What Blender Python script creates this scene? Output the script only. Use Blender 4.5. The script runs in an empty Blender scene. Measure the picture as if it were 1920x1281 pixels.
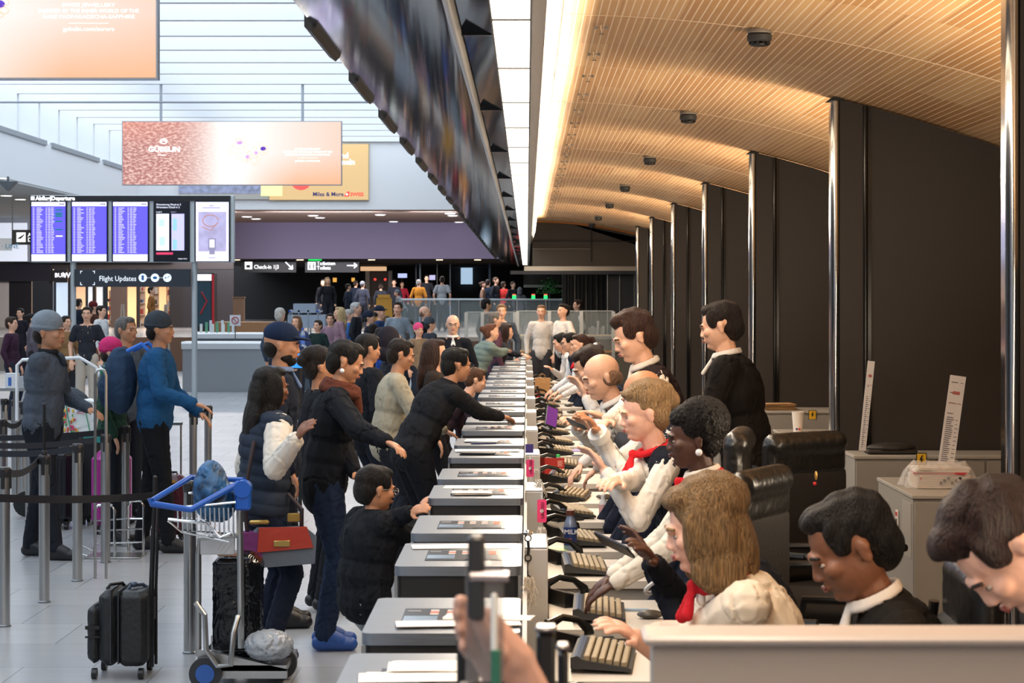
import bpy, bmesh, math, random
import numpy as np
from mathutils import Vector, Matrix
random.seed(7)
C = bpy.context.scene.collection
R_ = math.radians

# ------------------------------------------------------------------ camera, world, exposure
F = 3900.0           # focal length in pixels of the 1920 px wide frame
CAMZ = 2.05
sc = bpy.context.scene
cd = bpy.data.cameras.new('camera'); cam = bpy.data.objects.new('camera', cd); C.objects.link(cam)
cam.location = (0, 0, CAMZ); cam.rotation_euler = (R_(90), 0, 0)
cd.sensor_width = 36; cd.lens = F/1920*36
cd.shift_x = -28/1920; cd.shift_y = -81.5/1920
cd.clip_start = .1; cd.clip_end = 400
cd.dof.use_dof = True; cd.dof.focus_distance = 14.5; cd.dof.aperture_fstop = 10
sc.camera = cam
sc.view_settings.view_transform = 'Standard'; sc.view_settings.look = 'None'
sc.view_settings.gamma = 1; sc.view_settings.use_curve_mapping = False
sc.view_settings.exposure = 0.0
w = bpy.data.worlds.new('world'); sc.world = w; w.use_nodes = True
bgn = w.node_tree.nodes['Background']; bgn.inputs[0].default_value = (.80, .90, 1, 1); bgn.inputs[1].default_value = 2.55
try:
    sc.cycles.use_denoising = True; sc.cycles.max_bounces = 8; sc.cycles.diffuse_bounces = 4
    sc.cycles.glossy_bounces = 4; sc.cycles.transparent_max_bounces = 12
    sc.cycles.sample_clamp_indirect = 8
except Exception: pass

def area(name, loc, rot, sx, sy, power, col):
    l = bpy.data.lights.new(name, 'AREA'); l.shape = 'RECTANGLE'; l.size = sx; l.size_y = sy
    l.energy = power; l.color = col
    o = bpy.data.objects.new(name, l); C.objects.link(o); o.location = loc; o.rotation_euler = rot
    return o
# cove uplights on the ledge behind the luminaire strip, washing the wood ceiling
for k in range(10):
    area('cove_light', (.20, -4+4.2*k, 3.12), (0, R_(180-66), 0), .12, 4.0, 74, (1, .80, .56))
    area('staff_light', (.02, -4+4.2*k, 2.96), (0, R_(-14), 0), .10, 4.0, 66, (1, .83, .64))
# unseen fill lights added behind the fins to brighten the wood ceiling
for d in (3.3, 7.8, 12.3, 16.8, 21.3, 25.9, 30.4):
    area('fin_fill_light', (2.75, d+.35, 1.75), (0, R_(180-28), 0), 1.8, .6, 95, (1, .80, .58))
for (x, y, p) in ((-11, 74, 420), (-6, 74, 420), (-2, 74, 300), (-17, 68, 300), (-17, 55, 300), (-17, 35, 300), (-17, 20, 250)):
    area('soffit_light', (x, y, 4.98), (0, 0, 0), 3, 3, p, (1, .93, .84))
for x in (-12, -7, -2): area('bulkhead_wash', (x, 71.5, 4.9), (R_(62), 0, 0), 4, .5, 470, (.9, .88, 1))
for x in (-9, -5, -1.5):
    area('rear_hall_light', (x, 90, 3.5), (0, 0, 0), 2, 2, 60, (1, .82, .6))
area('next_zone_light', (.3, 44, 2.9), (0, 0, 0), 1.5, 8, 50, (1, .86, .7))

def at(u, v, d):      # the point seen at frame position u, v at distance d
    return Vector(((u-988)*d/F, d, CAMZ-(v-559)*d/F))
ORD = 'first second third fourth fifth sixth seventh eighth ninth tenth eleventh twelfth thirteenth fourteenth fifteenth sixteenth seventeenth eighteenth nineteenth twentieth twenty-first twenty-second twenty-third twenty-fourth twenty-fifth twenty-sixth twenty-seventh twenty-eighth twenty-ninth thirtieth'.split()

# ------------------------------------------------------------------ materials
def lin(h):
    if isinstance(h, (tuple, list)): return tuple(h[:3])
    h = h.lstrip('#'); c = [int(h[i:i+2], 16)/255 for i in (0, 2, 4)]
    return tuple(x/12.92 if x <= .04045 else ((x+.055)/1.055)**2.4 for x in c)
_M = {}
def mat(col, rough=.5, metal=0, bump=0, scale=20, emit=0, alpha=1, stretch=None, vary=0, spec=.5, trans=0):
    key = (str(col), rough, metal, bump, scale, emit, alpha, str(stretch), vary, spec, trans)
    if key in _M: return _M[key]
    m = bpy.data.materials.new('mat_%d' % len(_M)); m.use_nodes = True
    nt = m.node_tree; b = nt.nodes['Principled BSDF']; c = lin(col)
    b.inputs['Base Color'].default_value = (*c, 1); b.inputs['Roughness'].default_value = rough
    b.inputs['Metallic'].default_value = metal; b.inputs['Specular IOR Level'].default_value = spec
    if trans: b.inputs['Transmission Weight'].default_value = trans
    if emit:
        b.inputs['Emission Color'].default_value = (*c, 1); b.inputs['Emission Strength'].default_value = emit
    if alpha < 1: b.inputs['Alpha'].default_value = alpha
    if bump or vary:
        tc = nt.nodes.new('ShaderNodeTexCoord'); mp = nt.nodes.new('ShaderNodeMapping'); n = nt.nodes.new('ShaderNodeTexNoise')
        nt.links.new(tc.outputs['Object'], mp.inputs[0]); nt.links.new(mp.outputs[0], n.inputs[0])
        mp.inputs['Scale'].default_value = stretch or (1, 1, 1); n.inputs['Scale'].default_value = scale
        n.inputs['Detail'].default_value = 4
        if bump:
            bp = nt.nodes.new('ShaderNodeBump'); bp.inputs['Strength'].default_value = bump; bp.inputs['Distance'].default_value = .02
            nt.links.new(n.outputs[0], bp.inputs['Height']); nt.links.new(bp.outputs[0], b.inputs['Normal'])
        if vary:
            r = nt.nodes.new('ShaderNodeValToRGB'); nt.links.new(n.outputs[0], r.inputs[0])
            r.color_ramp.elements[0].position = .3; r.color_ramp.elements[1].position = .7
            r.color_ramp.elements[0].color = (*[x*(1-vary) for x in c], 1)
            r.color_ramp.elements[1].color = (*[min(1, x*(1+vary)) for x in c], 1)
            nt.links.new(r.outputs[0], b.inputs['Base Color'])
    _M[key] = m; return m
def fabric(col, rough=.9): return mat(col, rough, 0, .7, 7, vary=.12, stretch=(1, 1, .6), spec=.2)
def hairm(col): return mat(col, .5, 0, 1.0, 55, stretch=(4, 4, .3), vary=.6, spec=.3)
steel = mat('#b9b9b8', .28, .95, .06, 60, stretch=(1, 1, .03))
brushed = mat('#979da6', .36, .9, .05, 80, stretch=(.05, 1, 1), vary=.05)
chrome = mat('#dcdcdc', .12, 1)
black = mat('#141416', .4, 0, .05, 80)
blackgloss = mat('#0c0c0e', .12)
blackmatte = mat('#17171a', .75, 0, .1, 60)
white = mat('#eceff2', .6)
whitewall = mat('#f1f3f6', .75, 0, .02, 6)
paper = mat('#efe9e2', .8)
glassm = mat('#dfe9e8', .03, 0, alpha=.13, spec=.8)
def gl(): return glassm

# ------------------------------------------------------------------ mesh builder
_ub = {}
def usphere(ns, nr):
    if (ns, nr) in _ub: return _ub[(ns, nr)]
    vs = [(0, 0, 1)]
    for i in range(1, nr):
        t = math.pi*i/nr
        for j in range(ns): a = 2*math.pi*j/ns; vs.append((math.sin(t)*math.cos(a), math.sin(t)*math.sin(a), math.cos(t)))
    vs.append((0, 0, -1)); fs = []
    for j in range(ns): fs.append((0, 1+j, 1+(j+1) % ns))
    for i in range(nr-2):
        for j in range(ns):
            a = 1+i*ns; b = a+ns; fs.append((a+j, b+j, b+(j+1) % ns, a+(j+1) % ns))
    a = 1+(nr-2)*ns; l = len(vs)-1
    for j in range(ns): fs.append((l, a+(j+1) % ns, a+j))
    _ub[(ns, nr)] = (np.array(vs), fs); return _ub[(ns, nr)]
def frame(d):
    d = Vector(d).normalized(); a = Vector((0, 0, 1)) if abs(d.z) < .9 else Vector((0, 1, 0))
    x = d.cross(a).normalized(); y = d.cross(x).normalized(); return x, y, d
class MB:
    def __init__(s): s.v = []; s.f = []; s.m = []; s.uv = None
    def add(s, vs, fs, mi=0):
        o = len(s.v); s.v.extend([tuple(map(float, p)) for p in vs]); s.f.extend([tuple(i+o for i in f) for f in fs]); s.m.extend([mi]*len(fs)); return s
    def box(s, x0, x1, y0, y1, z0, z1, mi=0, bev=0):
        if bev > 0:
            b = bev
            pts = [(x0+b, y0), (x1-b, y0), (x1, y0+b), (x1, y1-b), (x1-b, y1), (x0+b, y1), (x0, y1-b), (x0, y0+b)]
            cx, cy = (x0+x1)/2, (y0+y1)/2
            def ring(z, k): return [(x+(cx-x)*k*b/max(1e-6, abs(x1-x0)/2), y+(cy-y)*k*b/max(1e-6, abs(y1-y0)/2), z) for x, y in pts]
            vs = ring(z0, 1)+ring(z0+b, 0)+ring(z1-b, 0)+ring(z1, 1)
            fs = [tuple(range(7, -1, -1)), tuple(range(24, 32))]
            for k in range(3):
                for j in range(8): fs.append((k*8+j, k*8+(j+1) % 8, k*8+8+(j+1) % 8, k*8+8+j))
            return s.add(vs, fs, mi)
        vs = [(x0, y0, z0), (x1, y0, z0), (x1, y1, z0), (x0, y1, z0), (x0, y0, z1), (x1, y0, z1), (x1, y1, z1), (x0, y1, z1)]
        return s.add(vs, [(3, 2, 1, 0), (4, 5, 6, 7), (0, 1, 5, 4), (1, 2, 6, 5), (2, 3, 7, 6), (3, 0, 4, 7)], mi)
    def cyl(s, p0, p1, r0, r1=None, n=12, mi=0, caps=True):
        r1 = r0 if r1 is None else r1; p0 = Vector(p0); p1 = Vector(p1); x, y, d = frame(p1-p0); vs = []
        for p, r in ((p0, r0), (p1, r1)):
            for j in range(n): a = 2*math.pi*j/n; vs.append(p+x*(math.cos(a)*r)+y*(math.sin(a)*r))
        fs = [(j, j+n, (j+1) % n+n, (j+1) % n) for j in range(n)]
        if caps: fs += [tuple(range(n)), tuple(range(2*n-1, n-1, -1))]
        return s.add(vs, fs, mi)
    def tube(s, pts, r, n=8, mi=0, closed=False):
        P = [Vector(p) for p in pts]; L = len(P); vs = []; px = None
        for i, p in enumerate(P):
            a = P[i-1] if (i or closed) else p; b = P[(i+1) % L] if (i < L-1 or closed) else p
            t = (b-a).normalized()
            if px is None: px = frame(t)[0]
            px = (px-t*px.dot(t)); px = px.normalized() if px.length > 1e-6 else frame(t)[0]
            py = t.cross(px); rr = r[i] if isinstance(r, (list, tuple)) else r
            for j in range(n): q = 2*math.pi*j/n; vs.append(p+px*(math.cos(q)*rr)+py*(math.sin(q)*rr))
        fs = []
        for i in range(L if closed else L-1):
            k = (i+1) % L
            for j in range(n): fs.append((i*n+j, k*n+j, k*n+(j+1) % n, i*n+(j+1) % n))
        if not closed: fs += [tuple(range(n)), tuple(range(L*n-1, (L-1)*n-1, -1))]
        return s.add(vs, [f[::-1] for f in fs], mi)
    def ell(s, c, rad, ax=None, mi=0, ns=12, nr=8):
        V, fs = usphere(ns, nr); A = np.array([list(a) for a in (ax or ((1, 0, 0), (0, 1, 0), (0, 0, 1)))], float)
        P = (V*np.array(rad)) @ A + np.array(list(c)); return s.add(P, fs, mi)
    def cap(s, p0, p1, r0, r1=None, mi=0, n=10):
        r1 = r0 if r1 is None else r1
        s.cyl(p0, p1, r0, r1, n, mi); s.ell(p0, (r0,)*3, mi=mi, ns=n, nr=6); s.ell(p1, (r1,)*3, mi=mi, ns=n, nr=6); return s
    def prism(s, poly, y0, y1, mi=0, axis='y'):
        n = len(poly)
        def P(a, b, t): return {'y': (a, t, b), 'x': (t, a, b), 'z': (a, b, t)}[axis]
        vs = [P(a, b, y0) for a, b in poly]+[P(a, b, y1) for a, b in poly]
        fs = [tuple(range(n)), tuple(range(2*n-1, n-1, -1))]+[(j, j+n, (j+1) % n+n, (j+1) % n) for j in range(n)]
        s.add(vs, fs, mi); s.fix = True; return s
    def lathe(s, prof, c=(0, 0, 0), n=16, mi=0):
        vs = []; c = Vector(c)
        for r, z in prof:
            for j in range(n): a = 2*math.pi*j/n; vs.append((c.x+r*math.cos(a), c.y+r*math.sin(a), c.z+z))
        fs = []; L = len(prof)
        for i in range(L-1):
            for j in range(n): fs.append((i*n+j, i*n+(j+1) % n, (i+1)*n+(j+1) % n, (i+1)*n+j))
        fs += [tuple(range(n-1, -1, -1)), tuple(range((L-1)*n, L*n))]; return s.add(vs, fs, mi)
    def quad(s, a, b, c, d, mi=0): return s.add([a, b, c, d], [(0, 1, 2, 3)], mi)
    def rot(s, ang, axis, org=(0, 0, 0), k0=0):
        M = Matrix.Translation(org) @ Matrix.Rotation(ang, 4, axis) @ Matrix.Translation(-Vector(org))
        s.v[k0:] = [tuple(M @ Vector(p)) for p in s.v[k0:]]; return s
    def move(s, d, k0=0):
        d = Vector(d); s.v[k0:] = [tuple(Vector(p)+d) for p in s.v[k0:]]; return s
    def mesh(s, name, mats, smooth=None):
        me = bpy.data.meshes.new(name); me.from_pydata(s.v, [], s.f)
        if not isinstance(mats, (list, tuple)): mats = [mats]
        for m in mats: me.materials.append(m)
        me.polygons.foreach_set('material_index', s.m)
        bm = bmesh.new(); bm.from_mesh(me); bmesh.ops.recalc_face_normals(bm, faces=bm.faces)
        ang = R_(35)
        for f in bm.faces: f.smooth = True
        for e in bm.edges:
            if len(e.link_faces) == 2 and e.calc_face_angle(0) > ang: e.smooth = False
        bm.to_mesh(me); bm.free(); me.update(); return me
    def build(s, name, mats, parent=None, loc=None, rz=0):
        o = bpy.data.objects.new(name, s.mesh(name, mats)); C.objects.link(o)
        if parent: o.parent = parent
        if loc is not None: o.location = loc; o.rotation_euler.z = rz
        return o
def tag(o, label, cat=None, group=None, kind=None):
    if label: o['label'] = label
    if cat: o['category'] = cat
    if group: o['group'] = group
    if kind: o['kind'] = kind
    return o
def thing(name, label, cat, loc=(0, 0, 0), rz=0, group=None):
    o = bpy.data.objects.new(name, None); C.objects.link(o); o.empty_display_size = .1
    o.location = loc; o.rotation_euler.z = rz; return tag(o, label, cat, group)
def struct(name, mb, m): o = mb.build(name, m); o['kind'] = 'structure'; return o
KIDS = {}
def copy_tree(o, loc=None, rz=None, label=None, parent=None):
    c = o.copy(); C.objects.link(c)
    if parent is not None: c.parent = parent
    if loc is not None: c.location = loc
    if rz is not None: c.rotation_euler.z = rz
    if label: c['label'] = label
    for ch in list(o.children): copy_tree(ch, parent=c)
    return c
def text(s, size, loc, m, parent=None, face='y', align='LEFT', name='lettering', sx=1, ext=.002, bold=0, rz=None):
    cu = bpy.data.curves.new(name, 'FONT'); cu.body = s; cu.size = size; cu.extrude = ext; cu.align_x = align; cu.offset = bold; cu.resolution_u = 2
    t = bpy.data.objects.new('tmp', cu); C.objects.link(t)
    dg = bpy.context.evaluated_depsgraph_get(); me = bpy.data.meshes.new_from_object(t.evaluated_get(dg))
    bpy.data.objects.remove(t); me.materials.clear(); me.materials.append(m)
    M = {'y': Matrix.Rotation(R_(90), 4, 'X'), 'z': Matrix.Identity(4), 'x': Matrix.Rotation(R_(90), 4, 'Z') @ Matrix.Rotation(R_(90), 4, 'X')}[face]
    me.transform(M @ Matrix.Diagonal((sx, 1, 1, 1)))
    o = bpy.data.objects.new(name, me); C.objects.link(o)
    if parent: o.parent = parent
    o.location = loc
    if rz is not None: o.rotation_euler.z = rz
    return o
# ------------------------------------------------------------------ the setting
def floor_mat():
    m = bpy.data.materials.new('stone_floor'); m.use_nodes = True; nt = m.node_tree; b = nt.nodes['Principled BSDF']
    tc = nt.nodes.new('ShaderNodeTexCoord'); mp = nt.nodes.new('ShaderNodeMapping'); br = nt.nodes.new('ShaderNodeTexBrick')
    nt.links.new(tc.outputs['Object'], mp.inputs[0]); nt.links.new(mp.outputs[0], br.inputs[0])
    mp.inputs['Location'].default_value = (.1, 0, 0)
    br.offset = .5; br.inputs['Scale'].default_value = 1; br.inputs['Brick Width'].default_value = .77; br.inputs['Row Height'].default_value = .77
    br.inputs['Mortar Size'].default_value = .004; br.inputs['Mortar Smooth'].default_value = .2
    br.inputs['Color1'].default_value = (*lin('#a9acb0'), 1); br.inputs['Color2'].default_value = (*lin('#9fa2a7'), 1); br.inputs['Mortar'].default_value = (*lin('#777a80'), 1)
    n = nt.nodes.new('ShaderNodeTexNoise'); n.inputs['Scale'].default_value = 2.2; n.inputs['Detail'].default_value = 6
    mp2 = nt.nodes.new('ShaderNodeMapping'); mp2.inputs['Scale'].default_value = (.5, 4, 1)
    nt.links.new(tc.outputs['Object'], mp2.inputs[0]); nt.links.new(mp2.outputs[0], n.inputs[0])
    mx = nt.nodes.new('ShaderNodeMix'); mx.data_type = 'RGBA'; mx.blend_type = 'MULTIPLY'; mx.inputs[0].default_value = .16
    nt.links.new(br.outputs[0], mx.inputs[6]); nt.links.new(n.outputs[0], mx.inputs[7]); nt.links.new(mx.outputs[2], b.inputs['Base Color'])
    b.inputs['Roughness'].default_value = .24; return m
struct('floor', MB().quad((-26, -8, 0), (5, -8, 0), (5, 110, 0), (-26, 110, 0)), floor_mat())

# skylight: thin white baffles across the hall, legs down the left side to the gallery
SZ = 7.31
K0 = F*(SZ-CAMZ)
bf = 0
for j in range(-14, 15):
    y = K0*(.001808+1.145e-4*j)
    b_ = MB().box(-13.1, -1.0, y-.10, y+.10, SZ, SZ+.42)
    if y < 71: struct('trim_%d' % (bf+1), b_.box(-13.6, -13.1, y-.10, y+.10, 6.3, SZ+.42), whitewall); bf += 1
struct('trim_40', MB().box(-9.85, -9.2, -8, 70, 8.05, 8.3), mat('#c9cfda', .7))     # long duct above the baffles
struct('wall_gallery', MB().box(-13.75, -13.6, -8, 70, 6.2, 8.4), whitewall)
struct('trim_41', MB().box(-13.75, -13.1, -8, 70, 5.05, 6.27), mat('#e9ecf1', .75))                   # gallery parapet fascia
for y in range(8, 70, 7):
    struct('trim_%d' % (42+y), MB().box(-13.14, -13.05, y+.3, y+6.6, 6.2, 6.33), mat('#9aa0a8', .5))
struct('ceiling_left', MB().box(-26, -13.1, -8, 86, 5.0, 5.06), mat('#b6babd', .8))
struct('wall_end', MB().box(-13.9, .1, 70, 70.3, 5.03, 8.6), whitewall)
struct('ceiling_soffit', MB().box(-26, 4.6, 70.3, 86, 5.03, 5.1), mat('#8a7468', .6, vary=.08, scale=.6))
struct('wall_bulkhead', MB().box(-14, -.3, 82, 82.3, 3.6, 5.03), mat('#6f6880', .8))
struct('ceiling_rear', MB().box(-14, 4.6, 82.3, 108, 3.6, 3.7), mat('#35302e', .8))
struct('wall_rear', MB().box(-26, 5, 107, 107.3, 0, 5), mat('#191619', .6))
struct('wall_left', MB().box(-26, -25.8, -8, 108, 0, 9), mat('#8d8f94', .8))
struct('wall_right', MB().box(4.4, 4.6, -8, 108, 0, 4.5), mat('#1c1a1a', .7))
struct('wall_light_block', MB().box(-26, 5, -8.2, -8, 0, 9.2), mat('#8d8f94', .8))  # unseen wall added behind the camera to stop sky light leaking in
struct('wall_upper_right', MB().box(-1.0, -.9, -8, 82, 3.46, 8.9), mat('#2a2b30', .6))
# raised floor of the rear hall
struct('floor_raised', MB().box(-26, .0, 58.4, 107, 0, .95), mat('#74706e', .25, vary=.1, scale=.4))
# downlights in soffit
def downlight(x, y, z, r=.16, e=9):
    t = thing('ceiling_downlight', '%s' % '', 'ceiling light', (x, y, z))
    return t
dl_proto = None
DL = [(463, 406, 5.03), (480, 410, 5.03), (587, 404, 5.03), (600, 408, 5.03), (713, 402.5, 5.03), (738, 415, 5.03), (745, 418.5, 5.03), (844, 400, 5.03), (849, 404, 5.03), (861, 416, 5.03),
      (12, 366, 5.0), (38, 373, 5.0), (70, 392, 5.0), (4, 333, 5.0)]
for i, (u, v, z) in enumerate(DL):
    d = F*(z-CAMZ)/(559-v); x = (u-988)*d/F
    if dl_proto is None:
        dl_proto = thing('ceiling_downlight', '', 'ceiling light', (x, d, z-.012), group='downlights in the hall ceilings')
        MB().lathe([(.2, .02), (.2, 0), (.17, -.012), (.17, .01)], n=18).build('rim', white, dl_proto)
        MB().lathe([(.165, .006), (.165, -.006)], n=18).build('diffuser', mat('#fff4e6', .5, emit=7), dl_proto)
        o = dl_proto
    else: o = copy_tree(dl_proto, (x, d, z-.012))
    if i < 10: o['label'] = 'white round downlight in the brown soffit above the purple band, %s from the departure boards' % ORD[i]
    else: o['label'] = 'white round downlight in the grey ceiling below the gallery, %s counted from the boards' % ORD[13-i]

# ------------------------------------------------------------------ wood ceiling over the staff side
def arc(x): return 3.44-.067*(x-.1)**2
def wood_mat():
    m = bpy.data.materials.new('slatted_wood'); m.use_nodes = True; nt = m.node_tree; b = nt.nodes['Principled BSDF']; L = nt.links.new
    tc = nt.nodes.new('ShaderNodeTexCoord'); br = nt.nodes.new('ShaderNodeTexBrick'); L(tc.outputs['Object'], br.inputs[0])
    sp = nt.nodes.new('ShaderNodeMapping'); sp.inputs['Rotation'].default_value = (0, 0, 0)
    br.offset = .5; br.inputs['Scale'].default_value = 1; br.inputs['Brick Width'].default_value = .30; br.inputs['Row Height'].default_value = 1.13
    br.inputs['Mortar Size'].default_value = .006
    br.inputs['Color1'].default_value = (*lin('#d9ae7a'), 1); br.inputs['Color2'].default_value = (*lin('#c4925c'), 1); br.inputs['Mortar'].default_value = (*lin('#bc8e60'), 1)
    sx = nt.nodes.new('ShaderNodeSeparateXYZ'); L(tc.outputs['Object'], sx.inputs[0])
    md = nt.nodes.new('ShaderNodeMath'); md.operation = 'MODULO'; md.inputs[1].default_value = .0375
    ad = nt.nodes.new('ShaderNodeMath'); ad.operation = 'ADD'; ad.inputs[1].default_value = 10; L(sx.outputs[0], ad.inputs[0]); L(ad.outputs[0], md.inputs[0])
    lt = nt.nodes.new('ShaderNodeMath'); lt.operation = 'LESS_THAN'; lt.inputs[1].default_value = .0065; L(md.outputs[0], lt.inputs[0])
    n = nt.nodes.new('ShaderNodeTexNoise'); mp = nt.nodes.new('ShaderNodeMapping'); mp.inputs['Scale'].default_value = (28, .8, 28); L(tc.outputs['Object'], mp.inputs[0]); L(mp.outputs[0], n.inputs[0])
    n.inputs['Scale'].default_value = 1; n.inputs['Detail'].default_value = 5
    mx = nt.nodes.new('ShaderNodeMix'); mx.data_type = 'RGBA'; mx.blend_type = 'OVERLAY'; mx.inputs[0].default_value = .35
    L(br.outputs[0], mx.inputs[6]); L(n.outputs[0], mx.inputs[7])
    m2 = nt.nodes.new('ShaderNodeMix'); m2.data_type = 'RGBA'; L(lt.outputs[0], m2.inputs[0]); L(mx.outputs[2], m2.inputs[6]); m2.inputs[7].default_value = (*lin('#f4dcc0'), 1)  # pale lines between slats: light in the gaps put into the colour
    L(m2.outputs[2], b.inputs['Base Color']); b.inputs['Roughness'].default_value = .5
    return m
mb = MB(); xs = [.17+.1*i for i in range(43)]
poly = [(x, arc(x)) for x in xs]+[(x, arc(x)+.1) for x in xs[::-1]]
mb.prism(poly, 1.5, 37.5)
struct('ceiling_wood', mb, wood_mat())
for i in range(16):
    y = 3.4+2.26*i
    if y < 37: struct('trim_%d' % (200+i), MB().prism([(x, arc(x)-.002) for x in xs]+[(x, arc(x)+.02) for x in xs[::-1]], y, y+.012), mat('#e8cfb0', .6))
struct('trim_220', MB().prism([(x, arc(x)-.03) for x in xs]+[(x, arc(x)+.02) for x in xs[::-1]], 37.3, 37.5), mat('#c77f35', .5))
struct('ceiling_upper', MB().box(.1, 4.6, -8, 82, 3.62, 3.7), mat('#4a3c30', .8))

# smoke detectors
det = None
for i, d in enumerate((10.2, 14.7, 19.3, 24.2, 28.7, 33.2, 36.6)):
    z = arc(1.14); lab = 'dark grey round smoke detector on the slatted wood ceiling, %s from the camera' % ORD[i]
    if det is None:
        det = thing('smoke_detector', lab, 'smoke detector', (1.14, d, z), group='smoke detectors on the wood ceiling')
        dm = mat('#3c3f42', .5)
        MB().lathe([(.06, 0), (.062, -.012), (.058, -.02)], n=20).build('mounting_plate', mat('#8a8176', .5), det)
        MB().lathe([(.052, -.02), (.062, -.03), (.06, -.055), (.05, -.062)], n=24).build('housing', dm, det)
        g = MB()
        for k in range(10):
            a = k*.628; g.box(.046*math.cos(a)-.006, .046*math.cos(a)+.006, .046*math.sin(a)-.006, .046*math.sin(a)+.006, -.075, -.06)
        g.lathe([(.048, -.072), (.044, -.08), (.02, -.084)], n=20); g.build('sensor_grille', black, det)
    else: copy_tree(det, (1.14, d, z), label=lab)
# sprinkler heads
spk = None
for i in range(21):
    d = 10.5+1.15*i; z = arc(.375)
    lab = 'small chrome T-shaped sprinkler under the wood ceiling, %s from the camera' % ORD[i]
    if spk is None:
        spk = thing('sprinkler_head', lab, 'sprinkler', (.375, d, z), group='sprinklers in a row under the wood ceiling')
        MB().cyl((0, 0, 0), (0, 0, -.05), .006).box(-.028, .028, -.004, .004, -.022, -.014).lathe([(.012, -.05), (.016, -.054)], n=10).build('pipe', chrome, spk)
        MB().box(-.036, -.02, -.008, .008, -.026, -.012).build('bracket', mat('#8e8a86', .4), spk); MB().box(.02, .036, -.008, .008, -.026, -.012).build('bracket', mat('#8e8a86', .4), spk)
    else: copy_tree(spk, (.375, d, z), label=lab)

# ------------------------------------------------------------------ fins between the staff bays
finm = mat('#2e2926', .5, bump=.03, scale=40)
fin = None
for i, d in enumerate((7.8, 12.3, 16.8, 21.3, 25.9, 30.4, 34.3)):
    lab = 'tall dark panel fin with a mirror-chrome edge under the wood ceiling, %s from the camera' % ORD[i]
    if fin is None:
        fin = thing('partition_fin', lab, 'partition', (1.8, d, 0), group='dark fins between the staff bays')
        X1 = 2.5
        MB().prism([(.05, .62), (X1, .62)]+[(x-1.8, arc(x)-.01) for x in (4.3, 3.9, 3.5, 3.1, 2.7, 2.3, 2.0, 1.85)], 0, .09).build('panel', finm, fin)
        MB().box(-.0, .05, .02, .10, .55, arc(1.82)-.012).cyl((.025, .02, .55), (.025, .02, arc(1.82)-.012), .027, n=20).build('edge_strip', chrome, fin)
        MB().cyl((.20, -.008, .62), (.20, -.008, arc(2.0)-.012), .012, n=10).box(.215, .235, -.01, 0, .62, arc(2.03)-.012).build('cover_strip', mat('#0e0d0d', .2), fin)
        MB().box(1.02, 1.03, -.012, 0, .62, arc(2.83)-.012).box(1.06, 1.075, -.012, 0, .62, arc(2.87)-.012).build('joint_strip', mat('#0e0d0d', .2), fin)
        MB().prism([(-.025, arc(1.8)-.03), (.01, arc(1.8)-.005), (.07, arc(1.8)-.01), (.07, arc(1.8)-.03)], -.02, .11).build('top_bracket', black, fin)
        MB().box(.01, .6, .01, .08, 0, .62).build('base', black, fin)
    else: copy_tree(fin, (1.8, d, 0), label=lab)

# dark header wall at the end of the wood ceiling
hdm = mat('#5c544d', .6)
struct('wall_header', MB().prism([(.1, 2.62)]+[(2.1, 2.62), (4.4, 2.62)]+[(x, arc(x)) for x in (4.3, 3.5, 2.7, 2.3, 1.9, 1.5, 1.1, .7, .3, .1)], 37.5, 37.7), hdm)
struct('trim_221', MB().box(.1, 2.2, 37.46, 37.5, 3.065, 3.08).box(1.15, 1.165, 37.46, 37.5, 2.7, 3.4).box(2.2, 4.4, 37.46, 37.5, 3.065, 3.08), mat('#211e1c', .5))
struct('trim_222', MB().box(.1, 1.15, 37.44, 37.5, 2.93, 2.942), mat('#8b8176', .4))
struct('trim_223', MB().box(-.05, 4.4, 37.35, 37.7, 2.54, 2.62), mat('#a7a29a', .35, .6))
struct('trim_224', MB().box(-.3, 4.4, 37.35, 37.7, 2.48, 2.54), mat('#141d2e', .4))
# navy and dark standing panels below the header
struct('wall_panel_navy', MB().box(1.47, 4.4, 38, 38.1, 0, 2.48), mat('#0d1a2c', .35))
for i, x in enumerate((1.47, 1.69, 1.96)): struct('trim_%d' % (230+i), MB().box(x-.008, x+.008, 37.93, 38, .9, 2.48), mat('#8f959c', .25, .8))
struct('wall_panel_dark', MB().box(.85, 4.4, 50, 50.2, 0, 2.66), mat('#1c1917', .5))
for i, x in enumerate((.92, 1.0, 1.06, 1.15, 1.24, 1.33, 1.42, 1.55, 1.68, 1.8, 1.93)):
    struct('trim_%d' % (240+i), MB().box(x-.012, x+.012, 49.9, 50, .6, 2.6), mat('#a39b90', .15, .9) if i in (3, 6, 8) else mat('#3a3632', .3, .5))
struct('wall_header_far', MB().box(-.1, 4.4, 63, 63.2, 2.45, 3.5), mat('#2e2a22', .6))
struct('trim_260', MB().box(-.1, 1.4, 62.9, 63, 2.37, 2.45), mat('#8f918c', .35, .6))

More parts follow.
